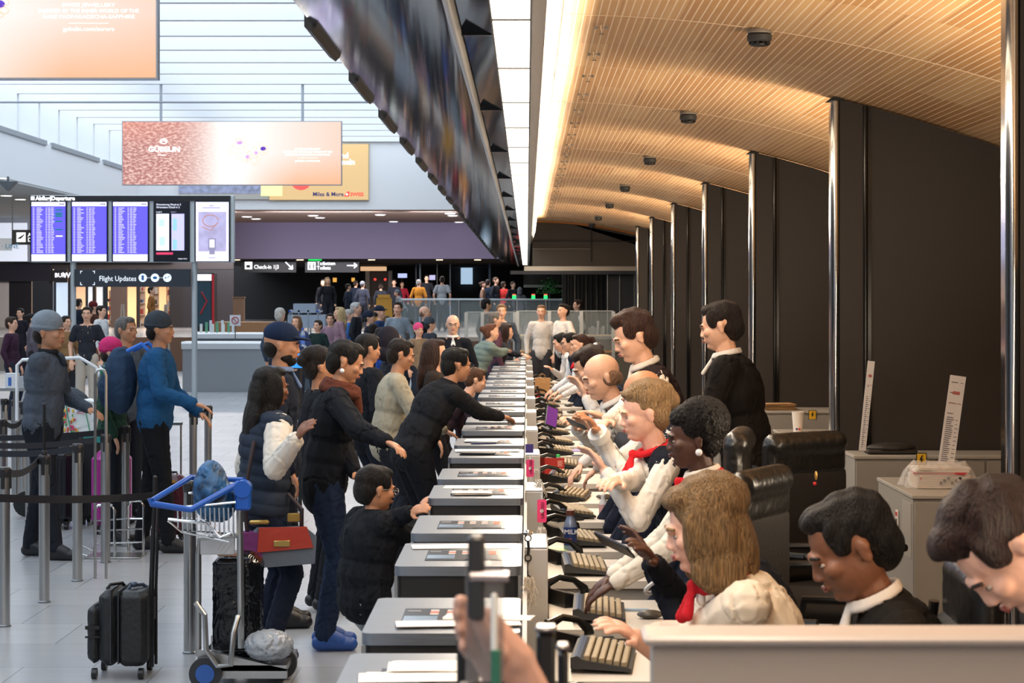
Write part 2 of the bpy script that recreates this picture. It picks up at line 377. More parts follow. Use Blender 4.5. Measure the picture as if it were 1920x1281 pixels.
# ------------------------------------------------------------------ glossy canopy with the light strip
def canopy_mat():
    m = mat('#101116', .07, 0, .035, 2, stretch=(1, .35, 1), spec=.55)
    return m
cg = canopy_mat()
can = thing('canopy', 'long glossy black canopy running above the check-in counters', 'canopy', (0, 3, 0))
mb = MB(); Y0, Y1 = -9, 61
pf = [(-1.06, 3.40), (-1.06, 3.50), (-.2, 3.3), (-.235, 3.06), (-.30, 3.06), (-.56, 3.15), (-.82, 3.26)]
mb.prism(pf, Y0, Y1); mb.build('reflecting_underside', cg, can)
MB().cyl((-.262, Y0, 3.045), (-.262, Y1, 3.045), .022, n=12).build('rail', mat('#d9d6cf', .35, .6), can)
MB().prism([(-.235, 3.03), (-.125, 3.0), (-.125, 3.12), (-.235, 3.12)], Y0, Y1).build('side_panel', cg, can)
MB().prism([(.015, 3.0), (.065, 3.0), (.10, 3.06), (.145, 3.20), (.12, 3.24), (.05, 3.12), (.015, 3.08)], Y0, Y1-2).build('fascia', mat('#1b1917', .22), can)
MB().box(.018, .06, Y0, Y1-2, 2.993, 3.0).build('lower_trim', mat('#a49c92', .25, .8), can)
for k in range(20): MB().box(-.236, -.126, 1.5+3*k, 1.515+3*k, 2.998, 3.04).build('seam', blackgloss, can)
for i, q in enumerate([.00205+.00048*j for j in range(24)]):
    d = 3900*1.36*q; L_ = 1.3
    MB().prism([(-1.095, 3.385), (-1.06, 3.36), (-1.0, 3.42), (-1.06, 3.47), (-1.095, 3.45)], d-3-L_/2, d-3+L_/2).build('edge_block', mat('#3b352f', .5), can)
MB().box(-.12, .012, Y0, Y1, 3.06, 3.10).build('tray', white, can)
strip = None
for k in range(36):
    y = 5.6+1.5*k
    if y > 62: break
    lab = 'white linear luminaire segment in the strip above the counters, %s from the camera' % (ORD[k] if k < 30 else 'thirty-%s' % ORD[k-30])
    if strip is None:
        strip = thing('linear_luminaire', lab, 'ceiling light', (-.054, y, 3.0), group='luminaires of the light strip')
        MB().box(-.066, .066, .004, 1.475, 0, .02).build('diffuser', mat('#fff4e2', .5, emit=4), strip)
        MB().box(-.068, .068, 1.470, 1.50, -.004, .03).box(-.070, -.064, 0, 1.475, -.004, .03).box(.064, .070, 0, 1.475, -.004, .03).build('frame', mat('#5a5854', .5), strip)
    else: copy_tree(strip, (-.054, y, 3.0), label=lab)
MB().box(-.2, -.13, 32.6, 33.6, 2.96, 3.02).build('connector_box', black, can)
# ------------------------------------------------------------------ check-in counter boxes
def rr(x0, x1, y0, y1, r, n=5):
    out = []
    for cx, cy, a0 in ((x1-r, y0+r, -90), (x1-r, y1-r, 0), (x0+r, y1-r, 90), (x0+r, y0+r, 180)):
        for k in range(n+1): a = R_(a0+90*k/n); out.append((cx+r*math.cos(a), cy+r*math.sin(a)))
    return out
boxY = []
for k in range(12): boxY += [4.86+2.5*k, 4.86+2.5*k+1.03]
inlay = mat('#2b2c30', .25); lcd = mat('#8ea0b4', .15); orange = mat('#e8694a', .5); pale = mat('#b8b9bb', .5)
proto = None
extra = {0: 'with two cream papers on top', 1: 'with a fan of cream papers on top', 2: 'with a long cream paper on its back edge', 3: 'with nothing lying on its brushed top',
         4: 'with a white paper stack and pen on top', 5: 'gripped by a hand at its left corner', 6: 'with a dark folder and papers on top', 7: 'with white forms on top', 8: 'under the sleeve of the leaning black suit'}
for i, d in enumerate(boxY):
    lab = 'check-in counter box, %s from the camera, %s' % (ORD[i], extra.get(i, 'in the long row'))
    if i > 8: lab = 'black check-in counter box with steel lid, %s from the camera' % ORD[i]
    if proto is None:
        proto = thing('check_in_counter', lab, 'counter', (-.245, d, 0), group='check-in counter boxes')
        MB().prism(rr(-.215, .215, .01, .68, .02), 0, 1.07, axis='z').build('body', mat('#1b1a1a', .45), proto)
        MB().prism(rr(-.225, .225, 0, .70, .03), 1.066, 1.10, axis='z').build('lid', brushed, proto)
        MB().box(-.224, -.214, -.003, .012, .02, 1.066).box(.214, .224, -.003, .012, .02, 1.066).build('corner_post', steel, proto)
        p = MB().box(-.125, .155, .16, .46, 1.10, 1.1025).build('display_panel', inlay, proto)
        MB().box(-.12, -.02, .20, .30, 1.1025, 1.104).build('display', lcd, p)
        s = MB()
        for a in range(4):
            for b in range(3): s.box(-.045+a*.05, -.02+a*.05, .33+b*.035, .352+b*.035, 1.1025, 1.104, 1 if (b == 1 or a == 3) else 0)
        s.build('pictogram', [pale, orange], p)
        s = MB().box(-.115, -.075, .4, .406, 1.1025, 1.104)
        s.build('marking', pale, p)
        MB().box(.02, .14, .175, .30, 1.1025, 1.1045).build('card_reader', mat('#55585c', .2), proto)
    else: copy_tree(proto, (-.245, d, 0), label=lab)
# display caption readable only as a short pale word
# divider body between boxes and desks
divm = mat('#a9a7a6', .5)
struct('trim_270', MB().box(-.015, .0, 4.5, 35.0, 0, .98), divm)
for k in range(13):
    d = 6.2+2.5*k
    MBd = MB().box(-.01, .085, d+2.25, d+2.75, 0, 1.03, bev=.004)
    t = thing('cable_column', 'grey cable column beside the counter boxes, %s from the camera' % ORD[k], 'column', group='cable columns behind the counters')
    MBd.build('body', mat('#b9b6b2', .45), t); MB().box(-.006, .081, d+2.255, d+2.745, 1.03, 1.036).build('lid', brushed, t)

# papers lying on boxes
def sheet(name, lab, cat, x, y, z, w_, l_, rz, n=1, m=paper, grp=None, jitter=.01):
    mb = MB(); rnd = random.Random(int(x*999+y*77))
    for i in range(n):
        k0 = len(mb.v); mb.box(-w_/2, w_/2, -l_/2, l_/2, i*.0022, i*.0022+.0018)
        mb.rot(rnd.uniform(-.12, .12) if i else 0, 'Z', k0=k0).move((rnd.uniform(-jitter, jitter), rnd.uniform(-jitter, jitter), 0), k0)
    o = mb.build(name, m, None, (x, y, z), rz); return tag(o, lab, cat, grp)
Z1 = 1.1048
sheet('form', 'cream printed form on the nearest counter box, upper one', 'paper', -.20, 5.30, Z1+.004, .30, .14, .03, 3)
sheet('form', 'cream printed form on the nearest counter box, lower one nearer the camera', 'paper', -.24, 5.17, Z1, .34, .12, -.04, 2)
sheet('form', 'cream folded paper on second counter box with a raised left corner', 'paper', -.20, 6.03, Z1, .36, .10, .08, 2)
sheet('form', 'cream paper lying flat behind the folded one on the second counter box', 'paper', -.12, 6.13, Z1+.004, .26, .09, -.1, 2)
sheet('form', 'long cream paper strip at the back of the third counter box', 'paper', -.25, 7.93, Z1-.004, .36, .12, 0, 2)
sheet('form', 'white paper stack with a blue edge on the fifth counter box', 'paper', -.27, 10.05, Z1, .18, .13, .05, 5, mat('#e8ddd2', .7))
sheet('form', 'wide white sheet behind the stack on the fifth counter box', 'paper', -.22, 10.42, Z1-.004, .38, .14, -.05, 1)
sheet('form', 'wide white sheet on seventh counter box', 'paper', -.25, 12.9, Z1, .40, .2, .04, 1)
sheet('folder', 'dark slim folder on seventh counter box', 'folder', -.30, 12.62, Z1, .20, .14, .02, 5, mat('#23262c', .4))
sheet('form', 'white form with blue corner on eighth counter box', 'paper', -.29, 13.75, Z1, .22, .2, -.06, 3)
sheet('form', 'small cream slip on the counter box behind the leaning suit sleeve', 'paper', -.2, 18.7, Z1, .09, .16, 0, 2)
for n_, (y, x) in enumerate(((20.2, -.2), (23.9, -.2), (25.2, -.25), (28.7, -.2), (30.2, -.22))):
    sheet('form', 'small white form on the far counter row, %s beyond the suit sleeve' % ORD[n_+1], 'paper', x, y, Z1, .13, .2, .05*n_, 1, grp='forms on the far counters')
tag(MB().cyl((-.36, 13.5, Z1+.001), (-.2, 13.54, Z1+.001), .006, n=8).build('pen', mat('#1b2a55', .4)), 'dark blue pen by the white form on the eighth counter box', 'pen')

# ------------------------------------------------------------------ staff desks, keyboards, phones
deskm = mat('#d3ccc2', .45); desk_edge = mat('#a9a49d', .5)
deskY = []
for k in range(11): deskY += [5.65+2.5*k, 7.05+2.5*k]
dk = kb = ph = None
def key_board(loc, rz, lab):
    global kb
    if kb is None:
        kb = thing('keyboard', lab, 'keyboard', loc, rz, 'keyboards on the staff desks')
        MB().prism([(0, .018), (.21, .008), (.21, .02), (.05, .045), (.02, .06), (0, .055)], -.23, .23, axis='y').build('case', mat('#2a2a2c', .5), kb)
        for s in (-1, 1): MB().box(.0, .012, s*.19-.01, s*.19+.01, 0, .03).build('foot', black, kb)
        g = MB()
        for r in range(6):
            for c in range(15):
                x = .045+.026*r; z = .05-.16*(x-.045)
                g.box(x, x+.021, -.215+c*.0285, -.215+c*.0285+.024, z-.012, z+.012, bev=.003)
        g.build('keycaps', mat('#9c8a6c', .5), kb)
        MB().prism([(.006, .056), (.02, .061), (.034, .055), (.03, .05)], -.22, .22, axis='y').build('status_bar', mat('#4a5d7a', .3), kb)
        return kb
    return copy_tree(kb, loc, rz, lab)
def phone(loc, rz, lab):
    global ph
    if ph is None:
        ph = thing('desk_phone', lab, 'telephone', loc, rz, 'desk phones on the staff desks')
        MB().prism([(-.09, 0), (.10, 0), (.10, .02), (-.09, .065)], -.09, .09, axis='y').build('base', mat('#151517', .35), ph)
        hs = MB().tube([(-.095, .075, .055), (-.09, .08, .085), (-.03, .08, .105), (.04, .08, .09), (.09, .08, .05), (.092, .078, .03)], [.022, .022, .014, .013, .02, .02], 10)
        hs.build('handset', mat('#1d1c1b', .28), ph)
        g = MB()
        for r in range(4):
            for c in range(3): g.box(-.03+r*.026, -.012+r*.026, -.055+c*.024, -.038+c*.024, .045-r*.007, .052-r*.007)
        g.build('keypad', mat('#55524e', .5), ph)
        pts = []
        for i in range(90):
            t = i/89; pts.append((.09+.10*t+.010*math.cos(i*.9), .06+.02*math.sin(t*3)+.010*math.sin(i*.9), .014+.0*t))
        MB().tube(pts, .0035, 5).build('coiled_cord', black, ph)
        return ph
    return copy_tree(ph, loc, rz, lab)
for i, d in enumerate(deskY):
    lab = 'cream staff desk behind the counter boxes, %s from the camera' % ORD[i]
    if dk is None:
        dk = thing('staff_desk', lab, 'desk', (.09, d, 0), group='staff desks')
        MB().prism(rr(.0, .57, 0, .80, .03), .715, .75, axis='z').build('desktop', deskm, dk)
        MB().box(.0, .54, .02, .05, .42, .715).build('modesty_panel', desk_edge, dk)
        MB().box(.0, .035, .05, .72, 0, .715).build('side_panel', desk_edge, dk)
        for y in (.05, .68): MB().box(.50, .54, y, y+.04, 0, .715).build('leg', mat('#77736e', .4, .6), dk)
        dr = MB().box(.24, .48, .10, .6, .50, .70).build('drawer', mat('#c0a27c', .5), dk)
        MB().box(.30, .42, .09, .10, .59, .6).build('handle', steel, dr)
    else: copy_tree(dk, (.09, d, 0), label=lab)
    key_board((.17 if i % 2 else .19, d+.37, .751), R_(-8+((i*37) % 17)), 'black keyboard with tan keys on the %s staff desk from the camera' % ORD[i])
    phone((.20, d+.12 if i > 4 else d+.68, .751), R_(10+((i*23) % 30)), 'black desk phone with coiled cord at the %s staff desk from the camera' % ORD[i])
    if i % 3 != 1:
        tag(MB().ell((0, 0, 0), (.055, .033, .018)).build('computer_mouse', mat('#4a443d', .35), None, (.50, d+.28+.05*(i % 2), .768)), 'dark computer mouse on the %s staff desk from the camera' % ORD[i], 'mouse', 'mice on the staff desks')

def lay(u, v, z):      # the point at height z seen at u, v
    d = F*(CAMZ-z)/(v-559); x = max(.13, (u-988)*d/F)
    best = min(deskY, key=lambda q: 0 if q+.06 <= d <= q+.74 else min(abs(d-q-.06), abs(d-q-.74)))
    d = min(max(d, best+.08), best+.72); return (x, d, z)
# small things along the desks
def bottle(name, lab, loc, h, r, mb_, mc, ml=None, neck=.45):
    t = thing(name, lab, 'bottle', loc)
    MB().lathe([(r*.9, 0), (r, .006), (r, h*.62), (r*.85, h*.7), (r*neck, h*.84), (r*neck, h*.88)], n=18).build('body', mb_, t)
    MB().lathe([(r*neck*1.15, h*.87), (r*neck*1.15, h*.99), (r*neck, h)], n=14).build('cap', mc, t)
    if ml: MB().lathe([(r*1.01, h*.12), (r*1.01, h*.58)], n=18).build('label', ml, t)
    return t
p = lay(1071, 1040, .751)
t = bottle('milk_bottle', 'silver-blue milk drink bottle with brown cap on a staff desk', p, .205, .034, mat('#7d8aa6', .25, .3), mat('#5a2f22', .4), mat('#27396f', .3), .55)
text('MILK', .034, (p[0]-.033, p[1]-.0365, p[2]+.085), white, None, ext=.001).name = 'label_lettering'
o = bpy.data.objects['label_lettering']; o.parent = t; o.location = (-.033, -.0365, .085)
MB().box(-.02, .004, -.037, -.035, .04, .062).build('label_patch', mat('#c62a2a', .5), t)
t = bottle('hand_gel_bottle', 'small clear gel bottle with bright green cap beside the red card', lay(1047, 884, .751), .115, .022, mat('#dfeee6', .1, trans=.5), mat('#17d05a', .4), mat('#f2f5f3', .5), .6)
bottle('spray_bottle', 'white plastic spray bottle standing on a staff desk', lay(1131, 972, .751), .14, .025, mat('#e6e6ea', .35), mat('#f4f4f6', .3), mat('#d9a6a6', .5), .5)
bottle('sauce_bottle', 'small dark bottle with red label before the brown paper bag', (.13, 25.95, .751), .2, .03, mat('#2c1a12', .2), black, mat('#b8261f', .5), .4)
redc = mat('#a8231d', .5)
t = tag(MB().prism([(0, 0), (.006, 0), (.006, .17), (0, .17)], 0, .01).build('tmp', redc), '', '')
bpy.data.objects.remove(t)
x, y, z = lay(1012, 889, .751)
t = thing('folded_card', 'red folded card standing open on a staff desk behind the gel bottle', 'card', (x, y, z), R_(0))
MB().box(0, .0015, 0, .12, 0, .125).rot(R_(30), 'Z').build('back_leaf', mat('#8a1c18', .5), t)
lf = MB().box(0, .145, 0, .0015, 0, .125).build('front_leaf', redc, t)
g = MB()
for r in range(5): g.box(.095, .135-.008*(r % 2), -.001, 0, .10-.009*r, .104-.009*r)
g.build('fine_print', mat('#e8b8a8', .6), lf)
# brown paper bag
t = thing('paper_bag', 'brown paper carrier bag standing at the far end of the desks', 'bag', (.11, 27.25, .751))
MB().prism([(0, 0), (.19, 0), (.195, .25), (-.005, .25)], 0, .11).build('body', mat('#b98a58', .8, 0, .5, 14), t)
MB().tube([(.05, 0, .25), (.055, 0, .29), (.09, 0, .305), (.125, 0, .29), (.13, 0, .25)], .005, 6).build('handle', mat('#a37748', .8), t)
# cups
def cup(lab, loc, h=.11, r=.036, logo=False):
    t = thing('paper_cup', lab, 'cup', loc)
    MB().lathe([(r*.72, 0), (r, h), (r*.93, h), (r*.68, .006)], n=20).build('body', mat('#e9e2d8', .6), t)
    if logo: MB().box(-.020, -.006, -r*.83, -r*.78, .02, .035).build('logo', mat('#33407a', .5), t); MB().box(.0, .014, -r*.83, -r*.78, .02, .035).build('logo', mat('#c23a2a', .5), t)
    return t
cup('cream paper cup among the phones below the leaning suit sleeve', lay(999, 808, .751), .10, .035)
cup('cream paper cup on a staff desk just behind the red card', lay(1018, 832, .751), .085, .036)
# pink tags hanging on column
pink = mat('#f0417c', .6)
def hang_tag(lab, u, v, d, wd, hg):
    p = at(u, v, d); t = thing('luggage_tag', lab, 'tag', p)
    MB().prism(rr(-wd/2, wd/2, -hg, 0, .008, 3), -.002, .002).build('card', pink, t)
    MB().tube([(0, 0, 0), (.004, 0, .02), (0, 0, .04), (-.004, 0, .02), (0, 0, 0)], .0015, 5).build('string', white, t)
    text('UNITED', .022, (.012, -.003, -hg+.02), mat('#6b1a36', .6), t, sx=1).rotation_euler = (0, R_(-90), 0)
    MB().cyl((0, -.003, -hg*.5), (0, -.0045, -hg*.5), .009, n=12).build('dot', paper, t)
    return t
hang_tag('neon pink baggage tag hanging above the phone with the white cords', 994, 862, 12.0, .045, .10)
hang_tag('neon pink baggage tag hanging beside the grey column nearer the camera', 1016, 937, 10.0, .045, .11)
tag(MB().box(0, .05, 0, .003, -.055, 0, 0).build('card_badge', mat('#3a2f78', .5), None, at(985, 833, 13)), 'small violet card badge hanging above the pink tags', 'badge')
# lanyard with keys
p = at(990, 1000, 8.45)
t = thing('key_lanyard', 'black key chain with yellow tip hanging on the grey column', 'keys', p)
MB().ell((0, 0, 0), (.022, .01, .012)).build('hook', chrome, t)
g = MB()
for k, z in enumerate((-.02, -.10, -.185)):
    g.tube([(.013*math.cos(a*.628), -.004, z+.013*math.sin(a*.628)) for a in range(10)], .003, 6, closed=True)
g.build('ring', mat('#3b3a3a', .3, .8), t)
MB().tube([(0, -.004, -.033), (.003, -.004, -.06), (0, -.004, -.087)], .006, 6).tube([(0, -.004, -.113), (-.003, -.004, -.14), (0, -.004, -.172)], .003, 6).build('strap', black, t)
MB().prism([(-.012, -.2), (.012, -.2), (.007, -.225), (-.007, -.225)], -.01, 0).build('tip', mat('#d9c23a', .5), t)
MB().box(-.006, .006, -.008, -.002, -.26, -.225).build('key', black, t)
# white shredded cords
for i, (u, v, d) in enumerate(((1008, 900, 11.2), (1014, 990, 9.4), (990, 1085, 7.6), (1002, 880, 12.2))):
    rnd = random.Random(i); g = MB(); p = at(u, v, d)
    for k in range(26):
        x0, y0 = rnd.uniform(-.012, .02), rnd.uniform(-.03, .05); pts = [(x0, y0, 0)]
        for q in range(4): pts.append((pts[-1][0]+rnd.uniform(-.015, .015), pts[-1][1]+rnd.uniform(-.01, .01), pts[-1][2]-rnd.uniform(.01, .035)))
        g.tube(pts, .0018, 4)
    tag(g.build('string_bundle', mat('#d8d0c4', .8), None, p), 'bundle of white baggage-tag strings hanging by the counter, %s counted from the camera' % ORD[(2, 1, 0, 3)[i]], 'string', 'bundles of white tag strings', 'stuff')
# loose desk items
def flat(name, lab, cat, u, v, w_, l_, th, rz, col):
    x, y, z = lay(u, v, .752); o = MB().box(-w_/2, w_/2, -l_/2, l_/2, 0, th, bev=min(.003, th*.3)).build(name, mat(col, .5), None, (x, y, z), R_(rz)); return tag(o, lab, cat)
flat('notebook', 'olive notebook lying on the desk beside the white spray bottle', 'notebook', 1142, 970, .11, .16, .008, 4, '#77705a')
flat('paper_sheet', 'crumpled white paper on the desk right of the spray bottle', 'paper', 1168, 962, .1, .14, .01, 30, '#e6e2dd')
flat('paper_sheet', 'white sheet across the desk behind the milk bottle', 'paper', 1190, 1020, .24, .25, .002, 8, '#e9e4dc')
flat('paper_sheet', 'white form beneath the keyboard beside the milk bottle', 'paper', 1185, 1058, .16, .3, .002, -20, '#dfe2ea')
flat('green_slip', 'pale green slip left of the milk bottle', 'paper', 1045, 1038, .1, .12, .002, 5, '#b9d49a')
flat('pen', 'light blue pen lying on the nearest visible cream desktop', 'pen', 1188, 1146, .13, .012, .011, -8, '#9db4c9')
flat('pen', 'silver pen lying before the nearest visible keyboard', 'pen', 1145, 1163, .12, .01, .009, 2, '#bfbcb8')
flat('booklet', 'lilac booklet on the desk under the moving hands', 'booklet', 1090, 845, .15, .25, .006, -10, '#8f86c8')
flat('booklet', 'pale blue booklet right of the cream cup', 'booklet', 1105, 833, .16, .18, .008, 5, '#9fb4d8')
flat('tablet', 'dark tablet lying at the front edge of a desk behind the red card', 'tablet', 1095, 856, .2, .1, .008, 0, '#4d5560')
# ------------------------------------------------------------------ people
def bake(mb, vox, smooth=4, mats=None, name='m', disp=None, fac=.5):
    me = bpy.data.meshes.new(name); me.from_pydata(mb.v, [], mb.f); o = bpy.data.objects.new('tmp', me); C.objects.link(o)
    r = o.modifiers.new('r', 'REMESH'); r.mode = 'VOXEL'; r.voxel_size = vox
    if smooth: s = o.modifiers.new('s', 'SMOOTH'); s.factor = fac; s.iterations = smooth
    dg = bpy.context.evaluated_depsgraph_get(); out = bpy.data.meshes.new_from_object(o.evaluated_get(dg))
    bpy.data.objects.remove(o); bpy.data.meshes.remove(me); out.name = name
    n = len(out.vertices)
    if disp and n:
        co = np.empty(n*3, 'f'); out.vertices.foreach_get('co', co); co = co.reshape(-1, 3)
        no = np.empty(n*3, 'f'); out.vertices.foreach_get('normal', no); no = no.reshape(-1, 3)
        co += no*disp(co)[:, None]; out.vertices.foreach_set('co', co.ravel())
    out.materials.clear()
    for m in (mats if isinstance(mats, (list, tuple)) else [mats]): out.materials.append(m)
    out.polygons.foreach_set('use_smooth', [True]*len(out.polygons)); out.update()
    return out
def folds(amp, seed=0, fr=1.0):
    rs = np.random.RandomState(seed); K = rs.normal(size=(9, 3))*np.array([14, 14, 9])*fr; P = rs.uniform(0, 6.3, 9)
    def f(co):
        w_ = co+.03*np.sin(co[:, [1, 2, 0]]*11+seed); a = np.zeros(len(co))
        for k, p in zip(K, P): s = np.sin(w_ @ k+p); a += np.sign(s)*(1-np.abs(s))**2
        return -amp*np.abs(a)/2.5
    return f
def quilt(amp, pitch, tilt=.0):
    def f(co): return amp*(np.abs(np.sin((co[:, 2]+tilt*co[:, 0])*math.pi/pitch))**.6)-amp*.5
    return f
def strands(amp, seed=0, fr=90):
    def f(co):
        return amp*(np.sin(co[:, 0]*fr+6*np.sin(co[:, 2]*7+seed))+np.sin(co[:, 1]*fr*1.1+5*np.sin(co[:, 2]*9+seed*2)))*.6
    return f
SKIN = {'fair': '#d9a88c', 'tan': '#b98362', 'brown': '#7d5038', 'dark': '#4e3024', 'pink': '#dfae98'}
def person(label, u, vtop, s, yaw, k=1.0, lean=0, hp=0, hy=0, roll=0, sit=False, top='jacket', tc='#20242c', sc_=None, bc='#1b2030', shoe='#15151a',
           skin='fair', hair='short', hc='#1d1613', lh=None, rh=None, vox=None, group=None, extras=(), thick=.018, d=None, feet=0, stride=0, headk=1.0, mass=1.0, folds_amp=.009, floor=0.0, elb=-1):
    """head top seen at (u, vtop); s = pixels per metre there; yaw 0 looks away from the camera, 90 to the right"""
    d = d or F/s; X = (u-988)/s; ZT = CAMZ-(vtop-559)/s
    near = s > 230; vox = vox or (.0075 if s > 300 else .010 if s > 150 else .015)
    fv = Vector((math.sin(R_(yaw)), math.cos(R_(yaw)), 0)); rv = Vector((math.cos(R_(yaw)), -math.sin(R_(yaw)), 0)); U = Vector((0, 0, 1))
    def dirp(a): return U*math.cos(R_(a))+fv*math.sin(R_(a))
    T = dirp(lean); T2 = dirp(lean*1.2); hip = Vector((0, 0, 0))
    neck = T*.27*k+T2*.23*k
    Nd = dirp(lean*.7+hp*.45)
    hc_ = neck+Nd*.165*k
    hyr = R_(yaw+hy); hf0 = Vector((math.sin(hyr), math.cos(hyr), 0)); hr = Vector((math.cos(hyr), -math.sin(hyr), 0))
    hf = hf0*math.cos(R_(hp))-U*math.sin(R_(hp)); hu = hr.cross(hf)
    if roll: q = Matrix.Rotation(R_(roll), 3, hf); hr = q @ hr; hu = q @ hu
    hs = k*headk
    ztop = (hc_+hu*.125*hs).z+.02*abs(math.sin(R_(hp)))*hs
    hipz = ZT-ztop-floor; shift = Vector((-hc_.x, -hc_.y, hipz))
    base = Vector((X, d, floor))                       # head stands over the base point
    hip = hip+shift; neck = neck+shift; hc_ = hc_+shift
    def W(p): return Vector(p)-base
    chest = hip+T*.33*k; belly = hip+T*.13*k
    sh = {-1: neck-T2*.045*k-rv*.165*k*mass**.5, 1: neck-T2*.045*k+rv*.165*k*mass**.5}
    # legs
    legs = {}
    for sd in (-1, 1):
        h0 = hip+rv*sd*.09*k+U*-.02
        if sit:
            kn = h0+fv*.24*k-U*.36*k+rv*sd*.03; an = kn-U*.40*k-fv*.10
            if an.z < .08: an.z = .08
        else:
            an = Vector((hip.x, hip.y, .085))+rv*sd*(.10*k)+fv*(feet+stride*sd*.5)
            L_ = (h0-an).length; b_ = max(0, (.86*k)**2-L_*L_)**.5*.5; kn = (h0+an)/2+fv*(min(.16, b_)+.015)+U*.02
        legs[sd] = (h0, kn, an)
    # arms
    arms = {}
    for sd, tg in ((-1, lh), (1, rh)):
        S = sh[sd]; l1, l2 = .285*k, .255*k
        if tg is None: Tg = S+fv*.06*k+rv*sd*.07*k-U*.50*k+fv*math.sin(R_(lean))*.05
        elif isinstance(tg, Vector): Tg = W(tg)
        else: Tg = S+fv*tg[0]*k+rv*tg[1]*k+U*tg[2]*k
        D = Tg-S; L_ = D.length
        if L_ > (l1+l2)*.985: D = D*((l1+l2)*.985/L_); L_ = D.length; Tg = S+D
        a = (l1*l1-l2*l2+L_*L_)/(2*L_); hgt = max(0, l1*l1-a*a)**.5
        hint = (U*elb+rv*sd*.55-fv*.35); dn = D.normalized(); hint = (hint-dn*hint.dot(dn)).normalized()
        arms[sd] = (S, S+dn*a+hint*hgt, Tg)
    sk = mat(SKIN[skin], .5, 0, .05, 60, vary=.05)
    B = MB()
    # trunk, neck
    ax = (rv, T.cross(rv)*-1, T); ax = (rv, rv.cross(T)*-1, T)
    B.ell(chest, (.150*k*mass, .095*k*mass, .2*k), ax); B.ell(belly, (.13*k*mass, .09*k*mass, .18*k), ax); B.ell(hip, (.15*k*mass, .105*k, .12*k), ax)
    B.cap(sh[-1], sh[1], .045*k); B.cap(neck-Nd*.03, hc_-Nd*.06*k, .056*k, .049*k)
    B.cap(neck-T2*.01, sh[-1]+U*.0, .05*k, .04*k); B.cap(neck-T2*.01, sh[1], .05*k, .04*k)
    hx = (hr, hf, hu)
    def H(x, y, z): return hc_+(hr*x+hf*y+hu*z)*hs
    def E(c, r): B.ell(H(*c), tuple(q*hs for q in r), hx, ns=20, nr=14)
    E((0, -.012, .035), (.076, .096, .086)); E((0, .018, -.02), (.066, .078, .088)); E((0, .045, -.075), (.036, .040, .032)); E((0, .02, -.055), (.056, .06, .045))
    E((0, .088, .025), (.044, .012, .013))
    B.cap(H(0, .090, .012), H(0, .102, -.018), .008*hs, .011*hs); E((-.013, .098, -.022), (.009, .01, .007)); E((.013, .098, -.022), (.009, .01, .007))
    E((0, .090, -.048), (.023, .012, .010)); E((0, .070, -.078), (.022, .022, .016))
    E((-.04, .062, -.012), (.024, .026, .022)); E((.04, .062, -.012), (.024, .026, .022))
    for sd in (-1, 1): E((sd*.077, -.012, -.006), (.007, .015, .029)); E((sd*.081, -.018, .006), (.007, .011, .015))
    # legs, feet
    for sd, (a, b, c) in legs.items():
        B.cap(a, b, .085*k*mass, .056*k); B.cap(b, c, .054*k, .036*k); B.cap(c, c+fv*.12*k-U*.048, .030*k, .022*k)
    # arms, hands
    for sd, (a, b, c) in arms.items():
        B.cap(a, b, .045*k, .036*k); fa = (c-b).normalized(); B.cap(b, c-fa*.0, .038*k, .026*k)
        side = (rv*-sd); side = (side-fa*side.dot(fa)).normalized(); nrm = fa.cross(side).normalized()
        if nrm.z > 0: nrm = -nrm
        pc = c+fa*.05*k
        B.ell(pc, (.040*k, .017*k, .050*k), (side, nrm, fa), ns=12, nr=8)
        if s > 60:
            for q, (off, ln) in enumerate(((-.030, .030), (-.010, .040), (.011, .037), (.031, .026))):
                r0 = .0088*k if near else .010*k; p0 = c+(fa*.082+side*-off*1.0)*k
                p1 = p0+(fa*.9+nrm*.25+side*-off*.8).normalized()*ln*k; p2 = p1+(fa*.82+nrm*.50).normalized()*(ln*.7)*k; p3 = p2+(fa*.65+nrm*.72).normalized()*.02*k
                B.cap(p0-fa*.02, p1, r0*1.05, r0, n=8); B.cap(p1, p2, r0, r0*.9, n=8); B.cap(p2, p3, r0*.9, r0*.8, n=8)
            p0 = c+(fa*.03+side*.030)*k; p1 = p0+(fa*.6+side*.65+nrm*.2).normalized()*.038*k; p2 = p1+(fa*.9+side*.15+nrm*.3).normalized()*.028*k
            B.cap(p0, p1, .013*k, .011*k, n=8); B.cap(p1, p2, .011*k, .009*k, n=8)
    bv = .0055 if s > 300 else vox*.75
    body = bpy.data.objects.new('person', bake(B, bv, 3, sk, 'person')); C.objects.link(body); body.location = base
    tag(body, label, 'person', group)
    def kid(name, mb, m, v=None, sm=3, disp=None):
        o = bpy.data.objects.new(name, bake(mb, v or vox, sm, m, name, disp)); C.objects.link(o); o.parent = body; return o
    def part(name, mb, m): return mb.build(name, m, body)
    sd0 = int(abs(u)+vtop) % 97
    # ---- upper clothes
    t = thick
    def torso(g, t, drop=.06, m_=mass):
        g.ell(chest, (.150*k*m_+t, .097*k*m_+t, .2*k+t*.4), ax); g.ell(belly, (.138*k*m_+t, .095*k*m_+t, .2*k), ax)
        g.ell(hip-T*.0, (.155*k*m_+t, .108*k+t, .12*k+drop), ax)
        g.cap(sh[-1]+rv*.03, sh[1]-rv*.03, .05*k+t); g.cap(neck-T2*.03*k, sh[-1]+rv*.01, .045*k+t*.8, .045*k+t); g.cap(neck-T2*.03*k, sh[1]-rv*.01, .045*k+t*.8, .045*k+t)
